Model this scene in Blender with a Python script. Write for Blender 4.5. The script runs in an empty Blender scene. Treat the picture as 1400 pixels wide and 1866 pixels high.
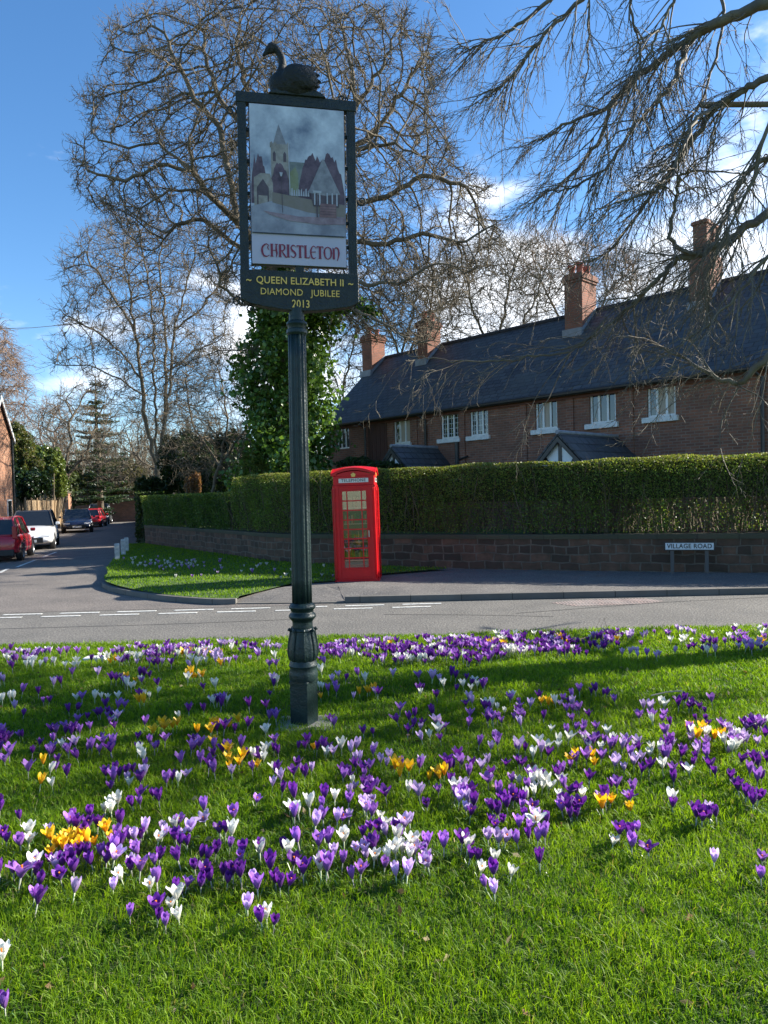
import bpy, math, random
import numpy as np
from mathutils import Vector, Matrix
from mathutils.kdtree import KDTree
R_ = math.radians
rng = np.random.default_rng(11)
random.seed(5)
sc = bpy.context.scene
COL = sc.collection
# ------------------------------------------------------------ camera
F_PX, EYE, ROLL, PITCH = 1294.0, 1.95, R_(1.5), -math.atan(33/1294)
cd = bpy.data.cameras.new('camera'); cam = bpy.data.objects.new('camera', cd); COL.objects.link(cam)
cd.sensor_fit = 'HORIZONTAL'; cd.sensor_width = 36; cd.lens = F_PX/1400*36
cd.clip_start = .05; cd.clip_end = 3000
cam.matrix_world = Matrix.Translation((0, 0, EYE)) @ Matrix.Rotation(math.pi/2+PITCH, 4, 'X') @ Matrix.Rotation(-ROLL, 4, 'Z')
sc.camera = cam
# ------------------------------------------------------------ light
SUN_AZ, SUN_EL = R_(74), R_(29)
sun_dir = Vector((math.sin(SUN_AZ)*math.cos(SUN_EL), math.cos(SUN_AZ)*math.cos(SUN_EL), math.sin(SUN_EL)))
sd = bpy.data.lights.new('sun', 'SUN'); sd.energy = 5.0; sd.angle = R_(.5); sd.color = (1, .93, .82)
so = bpy.data.objects.new('sun', sd); COL.objects.link(so); so.rotation_euler = sun_dir.to_track_quat('Z', 'Y').to_euler()
sc.view_settings.view_transform = 'Standard'; sc.view_settings.look = 'None'; sc.view_settings.exposure = 1.35; sc.view_settings.gamma = 1
try: sc.view_settings.use_curve_mapping = False
except Exception: pass
sc.cycles.max_bounces = 6; sc.cycles.transparent_max_bounces = 8; sc.cycles.caustics_reflective = False; sc.cycles.caustics_refractive = False

def uv(px, py):
    """pixel of the 1400x1866 photograph -> slope right and slope up seen from the eye"""
    x, y = px-700, 933-py
    c, s = math.cos(ROLL), math.sin(ROLL)
    xr, yr = c*x+s*y, -s*x+c*y
    cp, sp = math.cos(PITCH), math.sin(PITCH)
    Y = cp*F_PX-sp*yr
    return xr/Y, (sp*F_PX+cp*yr)/Y
def at(px, py, Y):
    u, v = uv(px, py); return (u*Y, Y, EYE+v*Y)
def gnd(px, py, z=0.):
    u, v = uv(px, py); Y = (z-EYE)/v; return (u*Y, Y)

w = bpy.data.worlds.new('World'); sc.world = w; w.use_nodes = True
nt = w.node_tree; nt.nodes.clear()
def N(nt, t, **k):
    n = nt.nodes.new(t)
    for a, b in k.items(): setattr(n, a, b)
    return n
def math_(nt, op, a, b=None, clamp=False):
    n = N(nt, 'ShaderNodeMath', operation=op); n.use_clamp = clamp
    for i, v in enumerate((a, b)):
        if v is None: continue
        if isinstance(v, (int, float)): n.inputs[i].default_value = v
        else: nt.links.new(v, n.inputs[i])
    return n.outputs[0]
sky = N(nt, 'ShaderNodeTexSky', sky_type='NISHITA'); sky.sun_disc = False; sky.sun_elevation = SUN_EL; sky.sun_rotation = SUN_AZ
sky.air_density = 1.0; sky.dust_density = .35; sky.ozone_density = 4.0
tc = N(nt, 'ShaderNodeTexCoord'); nrm = N(nt, 'ShaderNodeVectorMath', operation='NORMALIZE'); nt.links.new(tc.outputs['Generated'], nrm.inputs[0])
mp = N(nt, 'ShaderNodeMapping'); mp.inputs['Scale'].default_value = (1, 1, 2.2); nt.links.new(nrm.outputs[0], mp.inputs[0])
no = N(nt, 'ShaderNodeTexNoise'); no.inputs['Scale'].default_value = 5.5; no.inputs['Detail'].default_value = 9; no.inputs['Roughness'].default_value = .56; nt.links.new(mp.outputs[0], no.inputs[0])
acc = None
for px, py, rad, wt in ((1300, 500, .20, .62), (1385, 300, .07, .40), (60, 655, .15, .50), (560, 640, .22, .52), (900, 560, .2, .62), (-900, 500, .5, .4), (2600, 300, .6, .5), (-.3, -1, .92, .22)):
    u, v = uv(px, py); d = Vector((u, 1, v)).normalized()
    if rad > .9: d = Vector((px, py, .32)).normalized()  # unseen cloud bank behind the camera, added to whiten the fill light
    dn = N(nt, 'ShaderNodeVectorMath', operation='DISTANCE'); nt.links.new(nrm.outputs[0], dn.inputs[0]); dn.inputs[1].default_value = d
    mr = N(nt, 'ShaderNodeMapRange', interpolation_type='SMOOTHSTEP'); nt.links.new(dn.outputs['Value'], mr.inputs[0])
    mr.inputs[1].default_value = 0; mr.inputs[2].default_value = rad*1.6; mr.inputs[3].default_value = wt; mr.inputs[4].default_value = 0
    acc = mr.outputs[0] if acc is None else math_(nt, 'MAXIMUM', acc, mr.outputs[0])
s_ = math_(nt, 'ADD', math_(nt, 'MULTIPLY', no.outputs['Fac'], 1.25), acc)
mk = N(nt, 'ShaderNodeMapRange', interpolation_type='SMOOTHSTEP'); nt.links.new(s_, mk.inputs[0]); mk.inputs[1].default_value = .93; mk.inputs[2].default_value = 1.2; mk.inputs[3].default_value = 0; mk.inputs[4].default_value = .93
n2 = N(nt, 'ShaderNodeTexNoise'); n2.inputs['Scale'].default_value = 9; n2.inputs['Detail'].default_value = 5; nt.links.new(mp.outputs[0], n2.inputs[0])
cr = N(nt, 'ShaderNodeValToRGB'); nt.links.new(n2.outputs['Fac'], cr.inputs[0]); cr.color_ramp.elements[0].position = .35; cr.color_ramp.elements[1].position = .62
cr.color_ramp.elements[0].color = (5.2, 5.9, 7.0, 1); cr.color_ramp.elements[1].color = (9.4, 9.6, 9.9, 1)
hs = N(nt, 'ShaderNodeHueSaturation'); hs.inputs['Saturation'].default_value = 1.16; hs.inputs['Value'].default_value = 1.2; nt.links.new(sky.outputs[0], hs.inputs['Color'])
mx = N(nt, 'ShaderNodeMix', data_type='RGBA'); nt.links.new(mk.outputs[0], mx.inputs[0]); nt.links.new(hs.outputs[0], mx.inputs[6]); nt.links.new(cr.outputs[0], mx.inputs[7])
bg = N(nt, 'ShaderNodeBackground'); bg.inputs[1].default_value = .08; nt.links.new(mx.outputs[2], bg.inputs[0])
wo = N(nt, 'ShaderNodeOutputWorld'); nt.links.new(bg.outputs[0], wo.inputs[0])

# ------------------------------------------------------------ materials
def pmat(name, c1, c2=None, scale=4, rough=.6, bump=0, bscale=None, metal=0, spec=.5, detail=6, coat=0, lo=.35, hi=.65, coord='Object', stretch=None):
    m = bpy.data.materials.new(name); m.use_nodes = True; nt = m.node_tree; b = nt.nodes['Principled BSDF']
    b.inputs['Roughness'].default_value = rough; b.inputs['Metallic'].default_value = metal
    b.inputs['Specular IOR Level'].default_value = spec; b.inputs['Coat Weight'].default_value = coat
    b.inputs['Base Color'].default_value = (*c1, 1)
    if c2 is not None or bump:
        t = N(nt, 'ShaderNodeTexCoord'); src = t.outputs[coord]
        if stretch:
            mp = N(nt, 'ShaderNodeMapping'); mp.inputs['Scale'].default_value = stretch; nt.links.new(src, mp.inputs[0]); src = mp.outputs[0]
    if c2 is not None:
        n = N(nt, 'ShaderNodeTexNoise'); n.inputs['Scale'].default_value = scale; n.inputs['Detail'].default_value = detail; n.inputs['Roughness'].default_value = .6; nt.links.new(src, n.inputs[0])
        r = N(nt, 'ShaderNodeValToRGB'); r.color_ramp.elements[0].position = lo; r.color_ramp.elements[1].position = hi
        r.color_ramp.elements[0].color = (*c1, 1); r.color_ramp.elements[1].color = (*c2, 1)
        nt.links.new(n.outputs['Fac'], r.inputs[0]); nt.links.new(r.outputs[0], b.inputs['Base Color'])
    if bump:
        n = N(nt, 'ShaderNodeTexNoise'); n.inputs['Scale'].default_value = bscale or scale*3; n.inputs['Detail'].default_value = 4; nt.links.new(src, n.inputs[0])
        bp = N(nt, 'ShaderNodeBump'); bp.inputs['Strength'].default_value = bump; bp.inputs['Distance'].default_value = .02
        nt.links.new(n.outputs['Fac'], bp.inputs['Height']); nt.links.new(bp.outputs[0], b.inputs['Normal'])
    return m
def brickmat(name, c1, c2, mortar, bw, bh, ms=.008, rough=.85, stain=None, bump=.5, offset=.5, distort=0., squash=1., bias=0., spec=.3, mscale=1.3):
    m = bpy.data.materials.new(name); m.use_nodes = True; nt = m.node_tree; b = nt.nodes['Principled BSDF']
    b.inputs['Roughness'].default_value = rough; b.inputs['Specular IOR Level'].default_value = spec
    t = N(nt, 'ShaderNodeUVMap'); src = t.outputs[0]
    if distort:
        n = N(nt, 'ShaderNodeTexNoise'); n.inputs['Scale'].default_value = 1.7; nt.links.new(src, n.inputs[0])
        vm = N(nt, 'ShaderNodeVectorMath', operation='SCALE'); vm.inputs['Scale'].default_value = distort; nt.links.new(n.outputs['Color'], vm.inputs[0])
        va = N(nt, 'ShaderNodeVectorMath', operation='ADD'); nt.links.new(src, va.inputs[0]); nt.links.new(vm.outputs[0], va.inputs[1]); src = va.outputs[0]
    k = N(nt, 'ShaderNodeTexBrick'); nt.links.new(src, k.inputs['Vector']); k.offset = offset; k.squash = squash; k.squash_frequency = 3
    k.inputs['Scale'].default_value = 1; k.inputs['Brick Width'].default_value = bw; k.inputs['Row Height'].default_value = bh
    k.inputs['Mortar Size'].default_value = ms; k.inputs['Mortar Smooth'].default_value = .2; k.inputs['Bias'].default_value = bias
    k.inputs['Color1'].default_value = (*c1, 1); k.inputs['Color2'].default_value = (*c2, 1); k.inputs['Mortar'].default_value = (*mortar, 1)
    n = N(nt, 'ShaderNodeTexNoise'); n.inputs['Scale'].default_value = mscale; n.inputs['Detail'].default_value = 8; n.inputs['Roughness'].default_value = .65; nt.links.new(t.outputs[0], n.inputs[0])
    r = N(nt, 'ShaderNodeMapRange'); nt.links.new(n.outputs['Fac'], r.inputs[0]); r.inputs[1].default_value = .38; r.inputs[2].default_value = .7; r.inputs[3].default_value = 0; r.inputs[4].default_value = .75
    mx = N(nt, 'ShaderNodeMix', data_type='RGBA', blend_type='MIX'); nt.links.new(r.outputs[0], mx.inputs[0]); nt.links.new(k.outputs['Color'], mx.inputs[6]); mx.inputs[7].default_value = (*(stain or c2), 1)
    nt.links.new(mx.outputs[2], b.inputs['Base Color'])
    bp = N(nt, 'ShaderNodeBump'); bp.inputs['Strength'].default_value = bump; bp.inputs['Distance'].default_value = .02; bp.invert = True
    ad = math_(nt, 'ADD', k.outputs['Fac'], math_(nt, 'MULTIPLY', n.outputs['Fac'], .5)); nt.links.new(ad, bp.inputs['Height']); nt.links.new(bp.outputs[0], b.inputs['Normal'])
    return m
def leafmat(name, trans=.4, rough=.5, spec=.4, tint=(1.25, 1.3, .6), noise=.0):
    m = bpy.data.materials.new(name); m.use_nodes = True; nt = m.node_tree; b = nt.nodes['Principled BSDF']; out = nt.nodes['Material Output']
    a = N(nt, 'ShaderNodeAttribute', attribute_name='Col')
    b.inputs['Roughness'].default_value = rough; b.inputs['Specular IOR Level'].default_value = spec
    nt.links.new(a.outputs['Color'], b.inputs['Base Color'])
    tr = N(nt, 'ShaderNodeBsdfTranslucent'); vm = N(nt, 'ShaderNodeVectorMath', operation='MULTIPLY'); vm.inputs[1].default_value = tint
    nt.links.new(a.outputs['Color'], vm.inputs[0]); nt.links.new(vm.outputs[0], tr.inputs[0])
    mx = N(nt, 'ShaderNodeMixShader'); mx.inputs[0].default_value = trans
    nt.links.new(b.outputs[0], mx.inputs[1]); nt.links.new(tr.outputs[0], mx.inputs[2]); nt.links.new(mx.outputs[0], out.inputs[0])
    return m
def glassmat(name, tint=(.9, .95, .93), alpha=.75, rough=.02):
    m = bpy.data.materials.new(name); m.use_nodes = True; nt = m.node_tree; out = nt.nodes['Material Output']; nt.nodes.remove(nt.nodes['Principled BSDF'])
    t = N(nt, 'ShaderNodeBsdfTransparent'); t.inputs[0].default_value = (*tint, 1)
    g = N(nt, 'ShaderNodeBsdfGlossy'); g.inputs['Roughness'].default_value = rough; g.inputs[0].default_value = (1, 1, 1, 1)
    mx = N(nt, 'ShaderNodeMixShader'); fr = N(nt, 'ShaderNodeFresnel'); fr.inputs[0].default_value = 1.5
    nt.links.new(math_(nt, 'ADD', fr.outputs[0], 1-alpha, True), mx.inputs[0]); nt.links.new(t.outputs[0], mx.inputs[1]); nt.links.new(g.outputs[0], mx.inputs[2]); nt.links.new(mx.outputs[0], out.inputs[0])
    return m

# ------------------------------------------------------------ mesh helpers
def tag(o, label=None, cat=None, group=None, kind=None):
    for k, v in (('label', label), ('category', cat), ('group', group), ('kind', kind)):
        if v: o[k] = v
    return o
def empty(name, loc=(0, 0, 0), rz=0., parent=None):
    o = bpy.data.objects.new(name, None); COL.objects.link(o); o.location = loc; o.rotation_euler = (0, 0, rz); o.empty_display_size = .1
    if parent: o.parent = parent
    return o
def npmesh(name, V, faces, mat, parent=None, smooth=False, col=None, uvs=None, mats=None, mi=None):
    """V (n,3), faces (m,k) array or list of tuples"""
    me = bpy.data.meshes.new(name)
    if isinstance(faces, np.ndarray):
        n, k = faces.shape
        me.vertices.add(len(V)); me.vertices.foreach_set('co', np.asarray(V, dtype=np.float32).ravel())
        me.loops.add(n*k); me.loops.foreach_set('vertex_index', faces.astype(np.int32).ravel())
        me.polygons.add(n); me.polygons.foreach_set('loop_start', np.arange(0, n*k, k, dtype=np.int32))
        me.update(calc_edges=True)
    else:
        me.from_pydata([tuple(v) for v in V], [], faces); me.update()
    if smooth: me.polygons.foreach_set('use_smooth', np.ones(len(me.polygons), dtype=bool))
    if col is not None:
        a = me.color_attributes.new('Col', 'FLOAT_COLOR', 'POINT')
        c = np.ones((len(V), 4), dtype=np.float32); c[:, :3] = col; a.data.foreach_set('color', c.ravel())
    for m in (mats or [mat]): me.materials.append(m)
    if mi is not None: me.polygons.foreach_set('material_index', np.asarray(mi, dtype=np.int32))
    o = bpy.data.objects.new(name, me); COL.objects.link(o)
    if parent: o.parent = parent
    return o
class MB:
    def __init__(s): s.v = []; s.f = []; s.m = []; s.uv = {}
    def add(s, V, Fc, m=0, M=None):
        b = len(s.v)
        s.v += [tuple(M @ Vector(v)) if M is not None else tuple(v) for v in V]
        s.f += [tuple(b+i for i in f) for f in Fc]; s.m += [m]*len(Fc); return s
    def box(s, x0, x1, y0, y1, z0, z1, m=0, M=None):
        V = [(x, y, z) for z in (z0, z1) for y in (y0, y1) for x in (x0, x1)]
        return s.add(V, [(0, 2, 3, 1), (4, 5, 7, 6), (0, 1, 5, 4), (2, 6, 7, 3), (0, 4, 6, 2), (1, 3, 7, 5)], m, M)
    def cbox(s, c, d, m=0, M=None):
        return s.box(c[0]-d[0]/2, c[0]+d[0]/2, c[1]-d[1]/2, c[1]+d[1]/2, c[2]-d[2]/2, c[2]+d[2]/2, m, M)
    def lathe(s, prof, n=24, m=0, M=None, rf=None, cap=True):
        V = []; Fc = []
        for (r, z) in prof:
            for i in range(n):
                a = 2*math.pi*i/n; rr = r*(rf(a, z) if rf else 1); V.append((rr*math.cos(a), rr*math.sin(a), z))
        for j in range(len(prof)-1):
            for i in range(n):
                k = (i+1) % n; Fc.append((j*n+i, j*n+k, (j+1)*n+k, (j+1)*n+i))
        if cap: Fc.append(tuple(range(n-1, -1, -1))); Fc.append(tuple((len(prof)-1)*n+i for i in range(n)))
        return s.add(V, Fc, m, M)
    def tube(s, pts, r, n=8, m=0, M=None, cap=True):
        P = [Vector(p) for p in pts]; rr = r if isinstance(r, (list, tuple)) else [r]*len(P); V = []; Fc = []
        ref = Vector((.31, .22, .93))
        for i, p in enumerate(P):
            t = (P[min(i+1, len(P)-1)]-P[max(i-1, 0)]).normalized()
            if i == 0:
                a = t.cross(ref)
                if a.length < .1: a = t.cross(Vector((1, 0, 0)))
                a.normalize()
            else: a = (a-t*a.dot(t)).normalized()
            b = t.cross(a)
            for k in range(n):
                q = 2*math.pi*k/n; V.append(p+(a*math.cos(q)+b*math.sin(q))*rr[i])
        for j in range(len(P)-1):
            for i in range(n):
                k = (i+1) % n; Fc.append((j*n+i, j*n+k, (j+1)*n+k, (j+1)*n+i))
        if cap: Fc.append(tuple(range(n-1, -1, -1))); Fc.append(tuple((len(P)-1)*n+i for i in range(n)))
        return s.add(V, Fc, m, M)
    def prism(s, poly, y0, y1, m=0, M=None, plane='xz'):
        n = len(poly)
        mk = (lambda p, t: (p[0], t, p[1])) if plane == 'xz' else ((lambda p, t: (t, p[0], p[1])) if plane == 'yz' else (lambda p, t: (p[0], p[1], t)))
        V = [mk(p, y0) for p in poly]+[mk(p, y1) for p in poly]
        Fc = [tuple(range(n)), tuple(range(2*n-1, n-1, -1))]+[(i, i+n, (i+1) % n+n, (i+1) % n) for i in range(n)]
        return s.add(V, Fc, m, M)
    def build(s, name, mats, parent=None, smooth=False, boxuv=True, bevel=0, loc=None, sub=0, auto=None):
        if not isinstance(mats, (list, tuple)): mats = [mats]
        me = bpy.data.meshes.new(name); me.from_pydata(s.v, [], s.f); me.update()
        for m in mats: me.materials.append(m)
        me.polygons.foreach_set('material_index', np.array(s.m, dtype=np.int32))
        import bmesh
        bm = bmesh.new(); bm.from_mesh(me); bmesh.ops.recalc_face_normals(bm, faces=bm.faces[:]); bm.to_mesh(me); bm.free()
        if smooth: me.polygons.foreach_set('use_smooth', np.ones(len(me.polygons), dtype=bool))
        if boxuv: box_uv(me)
        o = bpy.data.objects.new(name, me); COL.objects.link(o)
        if parent: o.parent = parent
        if loc: o.location = loc
        if bevel:
            b = o.modifiers.new('b', 'BEVEL'); b.width = bevel; b.segments = 2; b.limit_method = 'ANGLE'
        if sub: q = o.modifiers.new('s', 'SUBSURF'); q.levels = q.render_levels = sub
        if auto: me.set_sharp_from_angle(angle=R_(auto))
        return o
def box_uv(me, ox=0):
    uvl = me.uv_layers.new(name='UVMap'); co = np.empty(len(me.vertices)*3); me.vertices.foreach_get('co', co); co = co.reshape(-1, 3)
    for p in me.polygons:
        n = p.normal; a = (abs(n.x), abs(n.y), abs(n.z)); k = a.index(max(a))
        for li in p.loop_indices:
            c = co[me.loops[li].vertex_index]
            uvl.data[li].uv = (c[1], c[2]) if k == 0 else ((c[0], c[2]) if k == 1 else (c[0], c[1]))
def poly_sheet(name, pts, z, mat, label=None, kind='structure', zf=None):
    import bmesh
    V = [(p[0], p[1], z if zf is None else zf(*p)) for p in pts]
    bm = bmesh.new(); f = bm.faces.new([bm.verts.new(v) for v in V])
    bmesh.ops.triangulate(bm, faces=[f]); bmesh.ops.recalc_face_normals(bm, faces=bm.faces[:])
    if bm.faces[0].normal.z < 0: bmesh.ops.reverse_faces(bm, faces=bm.faces[:])
    me = bpy.data.meshes.new(name); bm.to_mesh(me); bm.free(); me.materials.append(mat); box_uv(me)
    o = bpy.data.objects.new(name, me); COL.objects.link(o)
    tag(o, label, None, None, kind); return o
def offset_line(pts, d):
    out = []
    for i, p in enumerate(pts):
        a = Vector(pts[max(i-1, 0)][:2]); b = Vector(pts[min(i+1, len(pts)-1)][:2]); t = (b-a).normalized()
        out.append((p[0]-t.y*d, p[1]+t.x*d))
    return out
def ribbon(pts, d0, d1, z0, z1, mb=None, m=0, topm=None):
    """solid strip following pts between two side offsets, UV along its length kept in mb.uvf"""
    A, B = offset_line(pts, d0), offset_line(pts, d1); mb = mb or MB(); n = len(pts)
    V = [(*p, z0) for p in A]+[(*p, z1) for p in A]+[(*p, z1) for p in B]+[(*p, z0) for p in B]
    Fc = []
    for i in range(n-1):
        Fc += [(i, i+1, n+i+1, n+i), (n+i, n+i+1, 2*n+i+1, 2*n+i), (2*n+i, 2*n+i+1, 3*n+i+1, 3*n+i)]
    Fc += [(0, n, 2*n, 3*n), (n-1, 4*n-1, 3*n-1, 2*n-1)]
    return mb.add(V, Fc, m)
def smooth_line(pts, k=6):
    """Catmull-Rom through pts"""
    P = [np.array(p, float) for p in pts]; P = [2*P[0]-P[1]]+P+[2*P[-1]-P[-2]]; out = []
    for i in range(1, len(P)-2):
        for j in range(k):
            t = j/k; out.append(tuple(.5*((2*P[i])+(-P[i-1]+P[i+1])*t+(2*P[i-1]-5*P[i]+4*P[i+1]-P[i+2])*t*t+(-P[i-1]+3*P[i]-3*P[i+1]+P[i+2])*t**3)))
    out.append(tuple(P[-2])); return out
def length_uv(o, pts):
    """UV of a ribbon object: metres along the line and height"""
    me = o.data; uvl = me.uv_layers.get('UVMap') or me.uv_layers.new(name='UVMap')
    P = np.array([p[:2] for p in pts]); s = np.concatenate([[0], np.cumsum(np.linalg.norm(np.diff(P, axis=0), axis=1))])
    co = np.empty(len(me.vertices)*3); me.vertices.foreach_get('co', co); co = co.reshape(-1, 3)
    mid = (P[1:]+P[:-1])/2; L = []
    for c in co:
        k = np.argmin(np.linalg.norm(P-c[:2], axis=1)); L.append(s[k])
    for p in me.polygons:
        for li in p.loop_indices:
            vi = me.loops[li].vertex_index
            uvl.data[li].uv = (L[vi], co[vi][2] if abs(p.normal.z) < .7 else np.linalg.norm(P[np.argmin(np.linalg.norm(P-co[vi][:2], axis=1))]-co[vi][:2]))
# ---- branches as tubes, all at once
def tubes(P0, P1, R0, R1, sides):
    n = len(P0)
    if n == 0: return np.zeros((0, 3)), np.zeros((0, 4), int)
    D = P1-P0; L = np.linalg.norm(D, axis=1, keepdims=True)+1e-9; D = D/L
    P1 = P1+D*R1[:, None]*.35
    ref = np.where(np.abs(D[:, 2:3]) > .93, np.array([[1., .2, 0]]), np.array([[.1, .15, 1.]]))
    A = np.cross(D, ref); A /= np.linalg.norm(A, axis=1, keepdims=True); B = np.cross(D, A)
    th = np.arange(sides)*2*np.pi/sides
    ring = A[:, None, :]*np.cos(th)[None, :, None]+B[:, None, :]*np.sin(th)[None, :, None]
    V = np.concatenate([P0[:, None, :]+ring*R0[:, None, None], P1[:, None, :]+ring*R1[:, None, None]], axis=1).reshape(-1, 3)
    i = np.arange(sides); j = (i+1) % sides
    q = np.stack([i, j, j+sides, i+sides], axis=1)
    Fc = (q[None]+(np.arange(n)*2*sides)[:, None, None]).reshape(-1, 4)
    return V, Fc
def seg_object(name, segs, mat, parent, rsplit=(.02, .06)):
    P0, P1, R0, R1 = segs; Vs, Fs, b = [], [], 0
    for lo, hi, sd in ((0, rsplit[0], 3), (rsplit[0], rsplit[1], 5), (rsplit[1], 99, 10)):
        k = (R0 >= lo) & (R0 < hi); V, Fc = tubes(P0[k], P1[k], R0[k], R1[k], sd)
        Vs.append(V); Fs.append(Fc+b); b += len(V)
    return npmesh(name, np.concatenate(Vs), np.concatenate(Fs), mat, parent, smooth=True)
def cat(*S): return tuple(np.concatenate([s[i] for s in S]) for i in range(4))
def unit(a): return a/(np.linalg.norm(a, axis=-1, keepdims=True)+1e-9)
def shoots(P, D, L, R, nseg=4, wob=.25, grav=0., tip=.35, rg=rng):
    n = len(P); pts = np.zeros((n, nseg+1, 3)); pts[:, 0] = P; d = unit(D); rad = R[:, None]*np.linspace(1, tip, nseg+1)[None]
    for i in range(nseg):
        d = unit(d+rg.normal(0, wob, (n, 3))+np.array([0, 0, grav])); pts[:, i+1] = pts[:, i]+d*(L/nseg)[:, None]
    return pts, rad
def to_segs(pts, rad):
    return pts[:, :-1].reshape(-1, 3), pts[:, 1:].reshape(-1, 3), rad[:, :-1].ravel(), rad[:, 1:].ravel()
def spawn(pts, rad, L, k, lo=.2, hi=1., ang=.7, lf=.5, rf=.6, rmin=.003, rg=rng, lfall=.5, flat=0.):
    n, m, _ = pts.shape; t = rg.uniform(lo, hi, (n, k)); x = t*(m-1); i = np.minimum(x.astype(int), m-2); f = (x-i)[..., None]
    a = np.arange(n)[:, None]; P = pts[a, i]*(1-f)+pts[a, i+1]*f; T = unit(pts[a, i+1]-pts[a, i]); r = rad[a, i]
    q = unit(np.cross(T, rg.normal(0, 1, T.shape))); q[..., 2] *= (1-flat); q = unit(q)
    D = T*math.cos(ang)+q*math.sin(ang)
    LL = (L[:, None]*(1-lfall*t)*lf*rg.uniform(.6, 1.25, (n, k)))
    return P.reshape(-1, 3), D.reshape(-1, 3), LL.ravel(), np.maximum(r*rf, rmin).ravel()
def in_poly(px, py, poly):
    c = np.zeros(len(px), bool); n = len(poly); j = n-1
    for i in range(n):
        xi, yi = poly[i]; xj, yj = poly[j]
        c ^= ((yi > py) != (yj > py)) & (px < (xj-xi)*(py-yi)/(yj-yi+1e-12)+xi); j = i
    return c
def colonize(lines, attr, seg, infl, kill, iters=120, jit=.12, rg=rng, grav=0.):
    """space colonisation: skeleton polylines grow towards the attractors"""
    pos = []; par = []; lock = []
    for ln in lines:
        pts = [np.array(p, float) for p in ln['p']]; prev = -1
        if pos and ln.get('join', True):
            d = [np.linalg.norm(p-pts[0]) for p in pos]; prev = int(np.argmin(d)); pts = pts[1:] if d[prev] < seg*1.2 else pts
        if prev < 0: pos.append(pts[0]); par.append(-1); prev = len(pos)-1; pts = pts[1:]
        for p in pts:
            a = pos[prev]; k = max(1, int(round(np.linalg.norm(p-a)/seg)))
            for i in range(1, k+1):
                q = a+(p-a)*i/k+(rg.normal(0, seg*.13, 3) if i < k else 0); pos.append(q); par.append(prev); prev = len(pos)-1
    A = np.array(attr); n0 = 0; near = np.full(len(A), -1); nd = np.full(len(A), 1e9); alive = np.ones(len(A), bool)
    kids = np.zeros(200000, int)
    for it in range(iters):
        P = np.array(pos); new = P[n0:]
        if len(new) == 0: break
        for c in range(0, len(new), 400):
            blk = new[c:c+400]; al = np.where(alive)[0]
            if len(al) == 0: break
            d = np.sqrt(((A[al][:, None]-blk[None])**2).sum(-1)); k = d.argmin(1); dd = d[np.arange(len(al)), k]; b = dd < nd[al]
            nd[al[b]] = dd[b]; near[al[b]] = k[b]+c+n0
        n0 = len(pos); alive &= nd > kill
        use = alive & (nd < infl)
        if not use.any(): break
        idx = near[use]; dirs = unit(A[use]-P[idx]); S = np.zeros((len(P), 3)); np.add.at(S, idx, dirs); ids = np.unique(idx)
        for i in ids:
            if kids[i] >= 3: near[(near == i)] = -1; nd[near == -1] = 1e9; continue
            d = S[i]/(np.linalg.norm(S[i])+1e-9)+rg.normal(0, jit, 3); d[2] += grav; d /= np.linalg.norm(d)+1e-9
            if par[i] >= 0:
                t = P[i]-P[par[i]]; t /= np.linalg.norm(t)+1e-9
                d = d*.75+t*.35; d /= np.linalg.norm(d)
            pos.append(P[i]+d*seg); par.append(int(i)); kids[i] += 1
        if len(pos) > 60000: break
    P = np.array(pos); par = np.array(par); w_ = np.zeros(len(P)); ch = np.bincount(par[par >= 0], minlength=len(P)); w_[ch == 0] = 1
    for i in range(len(P)-1, 0, -1):
        if par[i] >= 0: w_[par[i]] += w_[i]
    return P, par, w_, ch
def skeleton_segs(P, par, w_, rtip, expo, rmax=9):
    r = np.minimum(rtip*w_**expo, rmax); k = np.where(par >= 0)[0]
    r0 = np.minimum(r[par[k]], r[k]*1.25)
    return (P[par[k]], P[k], r0, r[k]), r
def split_segs(S, thr):
    k = S[2] > thr; return tuple(s[k] for s in S), tuple(s[~k] for s in S)
def make_tree(name, label, catg, lines, attr, bark, seg=.5, infl=3, kill=.8, rtip=.012, expo=.42, thr=.12, twigs=(3, .9, .011), sub=2, group=None, seed=1, grav=0., twob=.3, tgrav=.02, jit=.15, dirk=.6, iters=120, rmax=9):
    rg = np.random.default_rng(seed)
    P, par, w_, ch = colonize(lines, attr, seg, infl, kill, jit=jit, rg=rg, grav=grav, iters=iters)
    S, r = skeleton_segs(P, par, w_, rtip, expo, rmax)
    base = Vector(P[0]); tips = np.where((w_ <= 3) & (par >= 0))[0]
    k, L, tr = twigs; tp = np.repeat(tips, k); D = unit(P[tp]-P[par[tp]])*dirk+rg.normal(0, .5, (len(tp), 3))
    pts, rad = shoots(P[tp], D, L*rg.uniform(.4, 1.2, len(tp)), np.full(len(tp), tr), 4, twob, tgrav, rg=rg)
    SS = [to_segs(pts, rad)]
    if sub:
        p2, r2 = shoots(*spawn(pts, rad, np.full(len(tp), L), sub, .25, 1, .75, .45, .75, tr*.6, rg), 3, twob, tgrav, rg=rg); SS.append(to_segs(p2, r2))
    root = empty(name, base); tag(root, label, catg, group)
    tk, cw = split_segs(S, thr)
    cw = cat(cw, *SS); b = np.array(base)
    sh = lambda s: (s[0]-b, s[1]-b, s[2], s[3])
    seg_object('trunk', sh(tk), bark, root); seg_object('crown', sh(cw), bark, root)
    return root
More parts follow.
